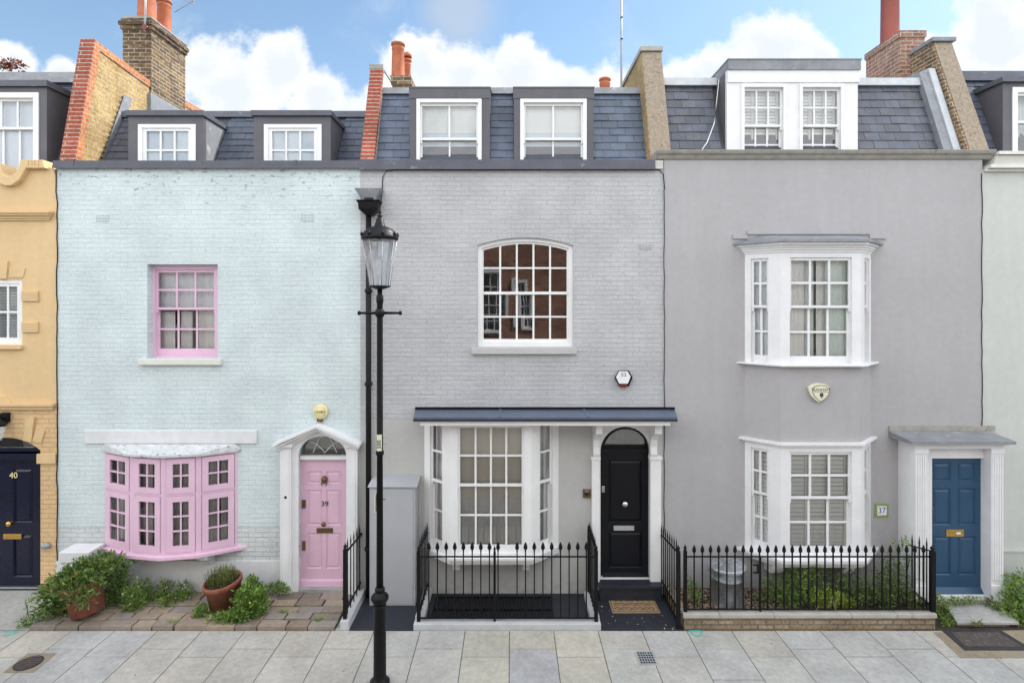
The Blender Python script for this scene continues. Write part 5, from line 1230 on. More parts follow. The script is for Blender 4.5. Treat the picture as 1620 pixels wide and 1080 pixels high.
# =====================================================================  railings
def picket_mesh(h, spear=True):
    mb = MB(); mb.box(-.0085, .0085, -.0085, .0085, 0, h)
    if spear: mb.lathe([(.006, h - .02), (.013, h), (.008, h + .008), (.012, h + .012), (.028, h + .035), (.028, h + .062), (.017, h + .10), (.002, h + .13)], 0, 0, 10, flat=(1, .6))
    else: mb.lathe([(.008, h - .01), (.012, h + .01), (.006, h + .06), (.001, h + .13)], 0, 0, 8)
    return mb
def copy_to(src, parent, loc):
    c = src.copy(); COL.objects.link(c); c.parent = parent; po = ORG[parent.name]
    c.location = (loc[0] - po[0], loc[1] - po[1], loc[2] - po[2]); return c
def post(root, x, y, z0, z1, r=.025, finial='urn', square=True):
    mb = MB(); mb.box(x - r, x + r, y - r, y + r, z0, z1)
    if finial == 'urn': mb.lathe([(r * .9, 0), (r * 1.2, .008), (r * .5, .02), (r * .95, .035), (r * 1.05, .05), (r * .6, .068), (r * .35, .075), (r * .1, .10)], x, y, 12, cz=z1)
    mb.build('post', M['black'], root)
def rail(root, a, b, r=.013):
    a = Vector(a); b = Vector(b); t = (b - a).normalized(); s = Vector((-t.y, t.x, 0)).normalized() * r; u = Vector((0, 0, r * .55)) * 1.0
    MB().hexa([a - s - u, b - s - u, b + s - u, a + s - u, a - s + u, b - s + u, b + s + u, a + s + u]).build('rail', M['black'], root)
def pickets(root, pts, z0, h, proto):
    src = None
    for p in pts:
        if proto[0] is None:
            o = picket_mesh(h).build('picket', M['black'], root, origin=(0, 0, 0)); po = ORG[root.name]; o.location = (p[0] - po[0], p[1] - po[1], z0 - po[2]); proto[0] = o
        else: copy_to(proto[0], root, (p[0], p[1], z0))
# centre enclosure
yr = -.89
cr = thing('iron_railing', 'black spear-topped railing round the lightwell below the centre bay window', 'railing', (fx(803, yr), yr, zk_), 'black iron railings')
zl, zu = fz(977, yr), fz(880, yr); xa, xb = fx(662.5, yr), fx(943, yr)
rail(cr, (xa, yr, zl), (xb, yr, zl)); rail(cr, (xa, yr, zu), (xb, yr, zu))
sc1 = 1620 / 1620; px = [640 + v * .28395 for v in (135, 183, 232, 280, 328, 377, 425, 473, 521, 627, 674, 723, 771, 820, 869, 917, 965, 1013)]
hp = fz(871, yr) - zl
pickets(cr, [(fx(p, yr), yr) for p in px], zl, hp, [None])
post(cr, xa, yr, zk_, fz(872, yr)); post(cr, xb, yr, zk_, fz(871, yr)); post(cr, fx(782.5, yr), yr, zk_, fz(873, yr), .017)
# returns: rail height rises towards the wall (posts at the wall are taller)
def side_return(root, x, y0, y1, z0, zl, zh0, zh1, n, hx, x1=None):
    x1 = x if x1 is None else x1
    rail(root, (x, y0, zl + .04), (x1, y1, zl + .06)); rail(root, (x, y0, zh0), (x1, y1, zh1), .014)
    for i in range(n):
        t = (i + .6) / n; p = (x + (x1 - x) * t, y0 + (y1 - y0) * t); zt = zh0 + (zh1 - zh0) * t
        mb = MB(); mb.box(p[0] - .007, p[0] + .007, p[1] - .007, p[1] + .007, z0, zt + hx - .07)
        mb.lathe([(.007, zt + hx - .08), (.012, zt + hx - .06), (.008, zt + hx - .02), (.001, zt + hx + .05)], p[0], p[1], 8); mb.build('picket', M['black'], root)
side_return(cr, xa, yr + .02, -.03, zk_ + .02, zl, fz(868, yr) - .03, fz(842, -.05), 6, .12)
side_return(cr, xb, yr + .02, -.14, zk_ + .02, zl, fz(868, yr) - .03, fz(840, -.14), 6, .12)
post(cr, xb + .004, -.125, zk_, fz(838, -.13), .024)
# left short railing
xr = fx(546, -.88)
lr = thing('iron_railing', 'short black railing between the pink door and the grey cabinet', 'railing', (xr, -.5, .115), 'black iron railings')
post(lr, xr, -.88, .11, fz(869, -.88)); side_return(lr, xr, -.86, -.04, .12, .16, fz(874, -.86), fz(846, -.05), 5, .14)
mb = MB(); mb.lathe([(.02, 0), (.03, .012), (.02, .03), (.005, .04)], xr, -.05, 10, cz=fz(846, -.05)); mb.build('finial', M['black'], lr)
# right railing on the wall
yr = -.89
rr_ = thing('iron_railing', 'long black spear-topped railing on the low brick wall of the taupe house', 'railing', (fx(1280, yr), yr, .222), 'black iron railings')
zl, zu = fz(963, yr), fz(880, yr); xa, xb = fx(1084, yr), fx(1475, yr)
rail(rr_, (xa, yr, zl), (xb, yr, zl)); rail(rr_, (xa, yr, zu), (xb, yr, zu))
n = 27; px = [1098.2 + 12.93 * i for i in range(28)]
pickets(rr_, [(fx(p, yr), yr) for p in px + [1461]], zl, fz(875.5, yr) - zl, [None])
post(rr_, xa, yr, .222, fz(871, yr), .022); post(rr_, xb, yr, .222, fz(872, yr), .03)
post(rr_, fx(1202.5, yr), yr, .222, fz(880, yr), .012, None)
mb = MB(); xg = fx(1198, yr); mb.box(xg - .06, xg + .03, yr - .012, yr + .012, fz(906, yr), fz(904.5, yr)); mb.box(xg - .06, xg + .03, yr - .012, yr + .012, fz(894, yr), fz(892.5, yr)); mb.box(xg - .0, xg + .035, yr - .02, yr + .02, fz(906, yr), fz(892, yr)); mb.build('gate_latch', M['black'], rr_)
side_return(rr_, xb, yr + .02, -.42, .11, zl, fz(872, yr), fz(862, -.42), 3, .13)
# side railing on the slate path beside the black door
xs0, xs1 = fx(1073, -.93), fx(1052, -.06)
xs1 = xs0 - .02
sr2 = thing('iron_railing', 'black railing with thick square post right of the doormat', 'railing', (xs0, -.5, 0), 'black iron railings')
post(sr2, xs0, -.93, 0, fz(872, -.93), .026); side_return(sr2, xs0, -.91, -.06, .03, .22, fz(873, -.91), fz(845, -.06), 8, .13, xs1)
MB().box(xs1 - .02, xs1 + .02, -.08, -.0045, fz(848, -.05), fz(842, -.05)).build('wall_fixing', M['black'], sr2)

# =====================================================================  street lamp
lx, ly = (601 - VX) / 130.0, -2.08
s = 130.0
def lz(py): return H + (VY - py) / s
lp = thing('street_lamp', 'black Victorian style lamp post with tapered glass lantern on the pavement', 'street lamp', (lx, ly, 0))
mb = MB(); mb.lathe([(.12, 0), (.12, .03), (.085, .06), (.076, .10), (.073, lz(958)), (.078, lz(956)), (.066, lz(955))], lx, ly, 24)
mb.build('base', M['black'], lp)
mb = MB(); seg = 32
prof = [(.062, lz(955)), (.074, lz(952.5)), (.098, lz(947)), (.103, lz(944)), (.095, lz(941)), (.06, lz(936.5)), (.052, lz(935))]
V = []; Fc = []
for r, h in prof:
    for i in range(seg):
        a = 2 * math.pi * i / seg; k = 1 + (.055 * math.cos(a * 16) if .07 < r else 0); V.append((lx + r * k * math.cos(a), ly + r * k * math.sin(a), h))
for j in range(len(prof) - 1):
    for i in range(seg): k = (i + 1) % seg; Fc.append((j * seg + i, j * seg + k, (j + 1) * seg + k, (j + 1) * seg + i))
mb.add(V, Fc, None, True); mb.lathe([(.05, lz(935)), (.06, lz(933.5)), (.062, lz(931)), (.055, lz(929)), (.042, lz(927))], lx, ly, 24); mb.build('fluted_collar', M['black'], lp)
mb = MB(); mb.lathe([(.042, lz(927.5)), (.036, lz(720)), (.05, lz(718)), (.05, lz(714)), (.038, lz(711)), (.036, lz(505)), (.036, lz(480)), (.043, lz(478)), (.043, lz(468)), (.03, lz(466)), (.03, lz(458))], lx, ly, 20); mb.build('pole', M['black'], lp)
mb = MB(); z = lz(495); mb.tube([(lx - .25, ly, z), (lx - .06, ly, z)], [.015, .019], 10); mb.tube([(lx + .06, ly, z), (lx + .25, ly, z + .0)], [.019, .015], 10)
for sg in (-1, 1): mb.lathe([(.001, -.02), (.024, -.016), (.029, 0), (.024, .016), (.001, .02)], lx + sg * .25, ly, 10, axis='x', cz=z)
mb.lathe([(.04, -.05), (.055, -.035), (.06, 0), (.055, .035), (.04, .05)], lx, ly, 12, cz=z); mb.build('crossbar', M['black'], lp)
# lantern: eight-sided tapering glass
zb_, zt_ = lz(452.5), lz(379); rb, rt = .122, .205; n8 = 8
def ringp(r, z, off=0): return [(lx + r * math.cos(2 * math.pi * (i + .5) / n8 + off), ly + r * math.sin(2 * math.pi * (i + .5) / n8 + off), z) for i in range(n8)]
A, B = ringp(rb, zb_), ringp(rt, zt_)
gl = MB(); gl.add(A + B, [(i, (i + 1) % n8, (i + 1) % n8 + n8, i + n8) for i in range(n8)]); ln = gl.build('lantern', M['lampglass'], lp)
mb = MB()
for i in range(n8): mb.tube([A[i], B[i]], .0045, 5)
mb.build('glazing_bars', M['galv'], ln)
mb = MB(); mb.lathe([(.03, lz(458)), (.06, lz(457)), (.125, lz(454)), (.13, lz(453)), (.13, lz(451.6))], lx, ly, 16); mb.build('lantern_base', M['black'], ln)
mb = MB(); mb.lathe([(.205, lz(380)), (.222, lz(379)), (.222, lz(374)), (.205, lz(372)), (.19, lz(367)), (.15, lz(362)), (.10, lz(359.5)), (.07, lz(358)), (.062, lz(356)), (.04, lz(346)), (.022, lz(344)), (.034, lz(342)), (.034, lz(341)), (.014, lz(340)), (.022, lz(337)), (.018, lz(334)), (.006, lz(330)), (.001, lz(328))], lx, ly, 24)
for i in range(8):
    a = 2 * math.pi * (i + .5) / 8; x, y = lx + .215 * math.cos(a), ly + .215 * math.sin(a)
    mb.lathe([(.016, 0), (.02, .02), (.012, .04), (.002, .055)], x, y, 6, cz=lz(374), flat=(1, 1))
mb.build('lantern_cap', M['black'], ln)
mb = MB(); mb.lathe([(.19, lz(380)), (.10, lz(378))], lx, ly, 16); mb.build('reflector', M['whiteplastic'], ln)
mb = MB(); mb.lathe([(.012, 0), (.018, .02), (.045, .09), (.05, .17), (.03, .24), (.01, .26)], lx, ly, 12, cz=lz(440)); mb.build('bulb', M['whiteplastic'], ln)
# number plate and small disc on the post
ps = thing('post_number_plate', 'small white plate with upright black figures strapped to the lamp post', 'sign', (lx, ly - .04, lz(712)))
mb = MB(); R_ = .041
for k in range(6):
    a0 = -math.pi / 2 + (k - 3) * .28; a1 = a0 + .28
    mb.add([(lx + R_ * math.cos(a0), ly + R_ * math.sin(a0), lz(712)), (lx + R_ * math.cos(a1), ly + R_ * math.sin(a1), lz(712)), (lx + R_ * math.cos(a1), ly + R_ * math.sin(a1), lz(686)), (lx + R_ * math.cos(a0), ly + R_ * math.sin(a0), lz(686))], [(0, 1, 2, 3)])
mb.build('plate', M['creamplastic'], ps)
text('figures', '500', .072, (lx, ly - R_ - .002, lz(701)), M['text_dark'], ps, rot=(math.pi / 2, -math.pi / 2, 0), depth=.002)
dp = thing('post_disc', 'narrow cream sign edge-on, fixed to the left of the lamp post', 'sign', (lx - .05, ly, lz(808)))
MB().box(lx - .052, lx - .044, ly - .06, ly + .06, lz(808), lz(780)).build('plate', M['creamplastic'], dp, bevel=.003)
MB().tube([(lx - .04, ly, lz(789)), (lx + .07, ly - .01, lz(789))], .005, 6).build('bolt', M['black'], dp)
mb = MB()
for py in (692, 701.5): mb.tube([(lx + .03, ly, lz(py)), (lx + .10, ly, lz(py) - .003)], [.004, .002], 5)
mb.build('strap_end', M['greyplastic'], ps)

# =====================================================================  drainpipe, cabinet, alarms and other fixings
dx = fx(583, -.09)
dpp = thing('drainpipe', 'tall black drainpipe with hopper between the mint and grey houses', 'drainpipe', (dx, -.09, 0))
mb = MB(); mb.lathe([(.043, .02), (.043, fz(337, -.09))], dx, -.09, 16); mb.build('pipe', M['blacksatin'], dpp)
for py in (607, 867, 460): mb = MB(); mb.lathe([(.045, -.03), (.062, -.025), (.062, -.005), (.052, .0), (.062, .01), (.062, .02), (.045, .03)], dx, -.09, 16, cz=fz(py, -.09)); mb.build('pipe_joint', M['blacksatin'], dpp)
yh = -.16
def hop(z0, z1, w0, w1, y0=0): 
    return [(dx - w0 + .02, -.15 - w0 * .3, z0), (dx + w0 + .02, -.15 - w0 * .3, z0), (dx + w0 + .02, -.01, z0), (dx - w0 + .02, -.01, z0), (dx - w1 + .02, -.15 - w1 * .4, z1), (dx + w1 + .02, -.15 - w1 * .4, z1), (dx + w1 + .02, -.01, z1), (dx - w1 + .02, -.01, z1)]
mb = MB(); mb.hexa(hop(fz(340, yh), fz(331, yh), .05, .15)); mb.hexa(hop(fz(330.9, yh), fz(320, yh), .15, .155)); mb.hexa(hop(fz(319.9, yh), fz(317, yh), .175, .18)); mb.build('hopper', M['black'], dpp)
mb = MB(); mb.hexa(hop(fz(316.8, yh), fz(311, yh), .11, .13)); mb.hexa(hop(fz(310.9, yh), fz(299, yh), .13, .205)); mb.build('lead_spout', M['leadlight'], dpp)
MB().box(dx - .04, dx + .10, -.195, -.19, fz(316, yh), fz(311, yh)).build('spout_shade', M['black_flat'], dpp)  # flat black strip painted as the shade inside the spout mouth
def cable(pts, r, lab, mat='blacksatin'): return tag(MB().tube(pts, r, 6).build('cable', M[mat]), lab, 'cable', 'wall cables')
cable([(fx(602), -.03, fz(330)), (fx(605), -.02, fz(300)), (fx(606), -.015, fz(280)), (fx(612), -.015, fz(271)), (fx(625), -.015, fz(269.5)), (fx(760), -.015, fz(269.5)), (fx(900), -.015, fz(269)), (fx(1042), -.015, fz(269)), (fx(1049), -.02, fz(276)), (fx(1051), -.02, fz(300))], .007, 'thin dark cable under the lead edge of the grey house')
rn = random.Random(3)
cable([(fx(1050.5 + rn.uniform(-.8, .8)), -.02, fz(300 + i * 20)) for i in range(28)], .005, 'dark cable down the joint of the grey and taupe houses')
cable([(fx(89 + (2 if i > 2 else 0) + rn.uniform(-1, 1)) + (.0), -.012, fz(268 + i * 18)) for i in range(36)], .008, 'wavy dark cable between the peach and mint houses')
cable([(fx(1552 + rn.uniform(-.8, .8)), -.02, fz(275 + i * 20)) for i in range(21)], .006, 'dark joint cable between the taupe and pale houses')
cable([(fx(1137, .8), .78, 8.45), (fx(1133, .7), .68, 8.0), (fx(1128, .55), .50, 7.6), (fx(1118, .4), .38, 7.25), (fx(1103, .3), .28, 7.0)], .009, 'white cable hanging over the slates of the taupe house', 'white')
# meter cabinet
yc_ = -.34; x0, x1 = fx(584.5, yc_), fx(657, yc_)
cbn = thing('meter_cabinet', 'tall pale grey meter cabinet with sloping lid behind the lamp post', 'cabinet', ((x0 + x1) / 2, -.17, 0))
zc0 = .005; zcf = fz(770, yc_)
MB().box(x0, x1, yc_, -.0045, zc0, zcf - .001).build('body', M['cabinet'], cbn, bevel=.004)
MB().box(x0 + .02, x1 - .03, yc_ - .010, yc_ - .0005, zc0 + .02, zcf - .03).build('door', M['cabinet'], cbn, bevel=.004)
MB().hexa([(x0 - .02, yc_ - .03, zcf), (x1 + .03, yc_ - .03, zcf), (x1 + .03, -.0045, zcf), (x0 - .02, -.0045, zcf), (x0 - .02, yc_ - .03, zcf + .02), (x1 + .03, yc_ - .03, zcf + .02), (x1 + .03, -.0045, zcf + .075), (x0 - .02, -.0045, zcf + .075)]).build('lid', M['cabinet'], cbn, bevel=.004)
# intercom
it = thing('intercom', 'small bronze intercom box left of the black door', 'intercom', (fx(928), -.02, fz(786)))
MB().box(fx(922), fx(934), -.035, -.0045, fz(786), fz(773)).build('body', M['bronze'], it, bevel=.006); MB().box(fx(924.5), fx(931.5), -.04, -.0355, fz(782), fz(778)).build('screen', M['black_flat'], it); MB().box(fx(925), fx(931), -.039, -.0355, fz(776.5), fz(774.5)).build('button', M['chrome'], it)
# hexagonal alarm
al = thing('alarm_box', 'white hexagonal alarm box with black rim and red lens on the grey wall', 'alarm', (fx(985.5), 0, fz(612)), 'burglar alarm boxes')
hx = [(972, 597), (979, 610), (993.5, 610), (999.5, 596), (993.5, 585.5), (979, 585.5)]
MB().plate([(fx(a), fz(b)) for a, b in hx], [], -.07, -.0005).build('case', M['blacksatin'], al)
hi = [(974.5, 596.5), (979.5, 606.5), (993, 606.5), (997.5, 595.5), (992.8, 587), (979.5, 587)]
MB().plate([(fx(a, -.07), fz(b, -.07)) for a, b in hi], [], -.078, -.0705).build('cover', M['whiteplastic'], al)
text('lettering', 'S2', .075, (fx(986.8, -.08), -.079, fz(592.5, -.08)), M['text_dark'], al, depth=.001, squash=1.25)
MB().plate([(fx(979.5, -.07), fz(607, -.07)), (fx(992.5, -.07), fz(607, -.07)), (fx(989.5, -.07), fz(612.5, -.07)), (fx(983, -.07), fz(612.5, -.07))], [], -.079, -.0705).build('lens', M['redplastic'], al)
# shield alarm
ab = thing('alarm_box', 'cream shield-shaped alarm box on the bay between its two windows', 'alarm', (fx(1298.5, yb), yb, fz(637, yb)), 'burglar alarm boxes')
yb = -.39
def shield(k, cx=1298.5, cy=622):
    P = [(-16.5, -9), (-9, -13.5), (0, -15), (9, -13.5), (16.5, -9), (16, -3), (12, 6), (6, 12), (0, 16), (-6, 12), (-12, 6), (-16, -3)]
    return [(fx(cx + a * k, yb - .07), fz(cy + b * k, yb - .07)) for a, b in P]
MB().plate(list(reversed(shield(1.0, 1297, 621))), [], yb - .055, yb + .003).build('case', M['creamplastic'], ab, bevel=.01)
MB().plate(list(reversed(shield(.86, 1299.5, 622))), [], yb - .058, yb - .0555).build('outline', M['text_dark'], ab)
MB().plate(list(reversed(shield(.80, 1299.5, 622))), [], yb - .060, yb - .0585).build('cover', M['creamplastic'], ab)
text('lettering', 'BANHAM', .062, (fx(1299.5, yb - .06), yb - .0605, fz(616.5, yb - .06)), M['text_dark'], ab, depth=.001, squash=.98)
MB().box(fx(1297, yb - .06), fx(1302.5, yb - .06), yb - .0615, yb - .0605, fz(627, yb - .06), fz(621.5, yb - .06)).build('emblem', M['text_dark'], ab); MB().box(fx(1298.3, yb - .06), fx(1301.3, yb - .06), yb - .0615, yb - .0605, fz(629.3, yb - .06), fz(627.6, yb - .06)).build('emblem', M['text_dark'], ab)
MB().box(fx(1288, yb - .06), fx(1311, yb - .06), yb - .0612, yb - .0605, fz(620.2, yb - .06), fz(619.6, yb - .06)).build('emblem', M['text_dark'], ab)
# round alarm bell over pediment
bl = thing('alarm_box', 'round yellowed alarm bell above the white pediment of the pink door', 'alarm', (fx(507), 0, fz(664)), 'burglar alarm boxes')
mb = MB(); mb.lathe([(.115, -.0005), (.115, -.05), (.10, -.065), (.02, -.078), (.001, -.079)], fx(507, -.04), 0, 24, axis='y', cz=fz(651, -.04)); mb.build('bell', M['yellowplastic'], bl)
MB().box(fx(503), fx(511), -.05, -.0005, fz(666), fz(660)).build('bracket', M['bronze'], bl)
text('lettering', 'ALARM', .05, (fx(506.5, -.08), -.08, fz(651.5, -.08)), M['bronze'], bl, depth=.001, squash=.9)
text('lettering', 'FIRE', .035, (fx(506.5, -.08), -.078, fz(645, -.08)), M['bronze'], bl, depth=.001) if False else None
mb = MB()
for i in range(14):
    a = 2 * math.pi * i / 14; mb.box(fx(507, -.04) + .088 * math.cos(a) - .004, fx(507, -.04) + .088 * math.cos(a) + .004, -.071, -.067, fz(651, -.04) + .088 * math.sin(a) - .006, fz(651, -.04) + .088 * math.sin(a) + .006)
mb.build('bell_slots', M['bronze'], bl)
# number tile 37
tl = thing('number_tile', 'glazed house number tile with a patterned green border beside the porch', 'house number', (fx(1395), -.012, fz(818)))
MB().box(fx(1384.5, -.03), fx(1406, -.03), -.03, -.0125, fz(818, -.03), fz(796.5, -.03)).build('border', M['greenglaze'], tl, bevel=.003)
MB().box(fx(1388, -.03), fx(1402.5, -.03), -.0325, -.0305, fz(814.5, -.03), fz(800, -.03)).build('tile', M['whiteplastic'], tl)
text('number', '37', .14, (fx(1395.2, -.033), -.0335, fz(807.5, -.033)), M['blueink'], tl, depth=.001, squash=.85)
# wall lamp at house 40
wl_ = thing('wall_lantern', 'black wall lantern above the navy door at the left edge', 'wall lamp', (fx(8, -.1), 0, fz(688)))
MB().box(fx(4), fx(17), -.06, -.0005, fz(667), fz(652)).build('bracket', M['black'], wl_, bevel=.006)
mb = MB(); mb.tube([(fx(10), -.06, fz(660)), (fx(2), -.12, fz(657)), (fx(-8), -.18, fz(655))], .012, 8); mb.build('arm', M['black'], wl_)
mb = MB(); cx_, cy_ = fx(-6, -.18), -.18; mb.lathe([(.14, fz(674, -.18)), (.15, fz(671, -.18)), (.08, fz(664, -.18)), (.02, fz(658, -.18))], cx_, cy_, 6, smooth=False); mb.build('cap', M['black'], wl_)
mb = MB(); mb.lathe([(.07, fz(697, -.18)), (.13, fz(674.5, -.18))], cx_, cy_, 6, smooth=False, close=False); mb.build('glass', M['lampglass'], wl_)
fl = thing('utility_light', 'round grey bulkhead light low on the peach wall beside the navy door', 'wall light', (fx(72), 0, fz(869)))
mb = MB(); mb.lathe([(.05, -.0005), (.055, -.03), (.045, -.06), (.01, -.07)], fx(72, -.03), 0, 16, axis='y', cz=fz(863, -.03), flat=(1.35, .85)); mb.build('body', M['greyplastic'], fl)
# aerial mast and aerials
am = thing('aerial_mast', 'tall thin metal mast rising behind the grey roof', 'mast', (fx(983, 3), 3, 8.3)); zt_m = fz(-30, 3)
MB().tube([(fx(983, 3), 3, 8.2), (fx(983, 3), 3, zt_m)], .022, 8).build('mast', M['greyplastic'], am)
mb = MB()
for py in (28, 62): mb.box(fx(981.5, 3), fx(985, 3), 2.96, 3.04, fz(py + 1, 3), fz(py, 3))
mb.build('clamp', M['black'], am)
ta = thing('television_aerial', 'thin roof aerial above the left chimney pots', 'aerial', (fx(290, 4), 4, 8.3))
mb = MB(); a = Vector((fx(304, 4), 4, fz(4, 4))); 
mb.tube([(fx(276, 4), 4, fz(20, 4)), (fx(309, 4), 4, fz(0, 4))], .008, 6); mb.tube([(fx(290, 4), 4, fz(0, 4)), (fx(304, 4), 4.1, fz(5, 4))], .008, 6); mb.tube([(fx(304, 4), 4, fz(4, 4)), (fx(304, 4), 4, fz(-25, 4))], .01, 6)
for t in (.2, .4, .6, .8): x = fx(276 + 33 * t, 4); z = fz(20 - 20 * t, 4); mb.tube([(x, 3.9, z - .02), (x, 4.12, z + .03)], .004, 5)
mb.build('aerial_rods', M['greyplastic'], ta)
MB().tube([(fx(304, 4), 4, fz(-25, 4)), (cx1 if False else fx(304, 4), 4, 8.1)], .014, 6).build('aerial_pole', M['greyplastic'], ta) if False else None
cp_ = thing('chimney_pole', 'pale pole with a red clamp on the front of the tall chimney', 'pole', (fx(229, 2.1), 2.1, 9.7))
MB().tube([(fx(229, 2.1), 2.1, fz(50, 2.1)), (fx(231, 2.1), 2.1, fz(-30, 2.1))], .02, 8).build('pole', M['ridge'], cp_)
mb = MB(); mb.lathe([(.055, -.02), (.06, 0), (.055, .02)], fx(229.5, 2.1), 2.09, 14, axis='y', cz=fz(44, 2.1)); mb.build('clamp', M['redplastic'], cp_)
# doormat
ym0, ym1 = Yg(970.5), Yg(946)
dm = thing('doormat', 'brown coir doormat with black scroll pattern before the black door', 'doormat', (fx(1005, -.7), (ym0 + ym1) / 2, .006))
x0, x1 = fx(969, ym0), fx(1045, ym0); 
mt = MB().box(x0, x1, ym0, ym1, .0065, .022).build('mat', M['coir'], dm, bevel=.004)
mb = MB(); nx, ny = 7, 3
mb.box(x0 + .02, x1 - .02, ym0 + .018, ym0 + .026, .0225, .024); mb.box(x0 + .02, x1 - .02, ym1 - .026, ym1 - .018, .0225, .024); mb.box(x0 + .02, x0 + .028, ym0 + .0262, ym1 - .0262, .0225, .024); mb.box(x1 - .028, x1 - .02, ym0 + .0262, ym1 - .0262, .0225, .024)
for i in range(nx):
    for j in range(ny):
        cx_ = x0 + .06 + (x1 - x0 - .12) * (i + .5) / nx; cy_ = ym0 + .035 + (ym1 - ym0 - .07) * (j + .5) / ny; ra = .046
        sgn = 1 if (i + j) % 2 else -1
        P = [Vector((cx_ + sgn * ra * math.cos(t * .55) * (1 - t * .05), cy_ + ra * math.sin(t * .55) * (1 - t * .05), .0232)) for t in range(11)]
        for k in range(10):
            t = (P[k + 1] - P[k]).normalized(); q = Vector((-t.y, t.x, 0)) * .0065
            mb.add([P[k] + q, P[k + 1] + q, P[k + 1] - q, P[k] - q], [(0, 1, 2, 3)])
mb.build('pattern', M['black_flat'], dm)
# fallen leaves and scraps on the slate
rn = random.Random(8)
for lab, xr0, xr1, yr0, yr1, n in (('scattered dry leaves and paper scraps on the black slate by the doormat', fx(958, -.9), fx(1066, -.9), -.96, -.35, 26), ('scattered dead leaves and grit on the pavement slabs', -7.0, 7.5, -2.0, -1.02, 90)):
    mb = MB()
    for _ in range(n):
        x, y = rn.uniform(xr0, xr1), rn.uniform(yr0, yr1); r = rn.uniform(.006, .018); a = rn.uniform(0, 6.28); z = .0105
        k = rn.choice([(1.6, 1.3, .8), (.5, .4, .3), (1.2, 1.1, .9)]) if n > 50 else rn.choice([(1.7, 1.6, 1.3), (1.4, 1.0, .6), (2, 2, 1.9)])
        mb.add([(x + r * math.cos(a), y + r * math.sin(a), z), (x - r * .5 * math.sin(a), y + r * .5 * math.cos(a), z + r * .3), (x - r * math.cos(a), y - r * math.sin(a), z), (x + r * .5 * math.sin(a), y - r * .5 * math.cos(a), z)], [(0, 1, 2, 3)], k)
    o = mb.build('leaf_litter', M['straw']); tag(o, lab, 'leaf litter'); o['kind'] = 'stuff'

# dustbin
bx, by = fx(1149, -.45), -.47
db = thing('dustbin', 'galvanised metal dustbin with ribbed lid behind the right-hand railings', 'dustbin', (bx, by, .11))
mb = MB(); seg = 48; V = []; Fc = []
prof = [(.215, .11), (.22, .12), (.222, .14), (.215, .15), (.235, .50), (.242, .505), (.242, .53), (.236, .54), (.24, .66), (.25, .67), (.25, .69)]
for r, h in prof:
    for i in range(seg):
        a = 2 * math.pi * i / seg; k = 1 + (.012 * (1 if i % 4 < 2 else -1) if .14 < h < .5 else 0); V.append((bx + r * k * math.cos(a), by + r * k * math.sin(a), h))
for j in range(len(prof) - 1):
    for i in range(seg): k = (i + 1) % seg; Fc.append((j * seg + i, j * seg + k, (j + 1) * seg + k, (j + 1) * seg + i))
mb.add(V, Fc, None, True); mb.build('body', M['galv'], db)
mb = MB(); V = []; Fc = []; prof = [(.275, .655), (.278, .69), (.268, .70), (.255, .703), (.20, .725), (.12, .745), (.05, .752), (.001, .752)]
for r, h in prof:
    for i in range(seg):
        a = 2 * math.pi * i / seg; V.append((bx + r * math.cos(a), by + r * math.sin(a), h + (.012 * math.cos(a * 12) * (1 if .08 < r < .24 else 0))))
for j in range(len(prof) - 1):
    for i in range(seg): k = (i + 1) % seg; Fc.append((j * seg + i, j * seg + k, (j + 1) * seg + k, (j + 1) * seg + i))
mb.add(V, Fc, None, True); mb.build('lid', M['galv'], db)
mb = MB(); mb.tube([(bx - .06, by, .75), (bx - .055, by, .785), (bx + .055, by, .785), (bx + .06, by, .75)], .008, 8); mb.build('lid_handle', M['galv'], db)
for sg in (-1, 1): mb = MB(); mb.tube([(bx + sg * .24, by - .05, .60), (bx + sg * .28, by - .04, .58), (bx + sg * .28, by + .04, .58), (bx + sg * .24, by + .05, .60)], .007, 8); mb.build('side_handle', M['galv'], db)

# =====================================================================  pots and plants
def leanpot(x, y, z, r0, r1, h, tilt, ty, label):
    """clay pot on a tilted axis"""
    t = thing('flower_pot', label, 'flower pot', (x, y, z), 'terracotta flower pots')
    R = Matrix.Rotation(ty, 4, 'Y') @ Matrix.Rotation(tilt, 4, 'X')
    T = lambda a, b, c: Vector((x, y, z)) + R @ Vector((a, b, c))
    mb = MB(T); mb.lathe([(r0, 0), (r1 * .93, h * .80), (r1 * 1.03, h * .81), (r1 * 1.05, h * .97), (r1 * 1.02, h), (r1 * .93, h), (r1 * .90, h * .85)], 0, 0, 32, close=False); mb.lathe([(r0, 0), (.001, .001)], 0, 0, 32, close=False); mb.build('pot', M['potclay'], t)
    mb = MB(T); mb.lathe([(r1 * .92, h * .88), (.001, h * .9)], 0, 0, 32, close=False); mb.build('soil', M['soil'], t)
    return t, T
rp = random.Random(21)
Y1 = -.62
leanpot(fx(146, Y1), Y1 - .08, zt39 + .07, .215, .245, .44, .04, -.20, 'broken leaning terracotta pot almost hidden by the big bush')
for o in list(COL.objects):
    pass
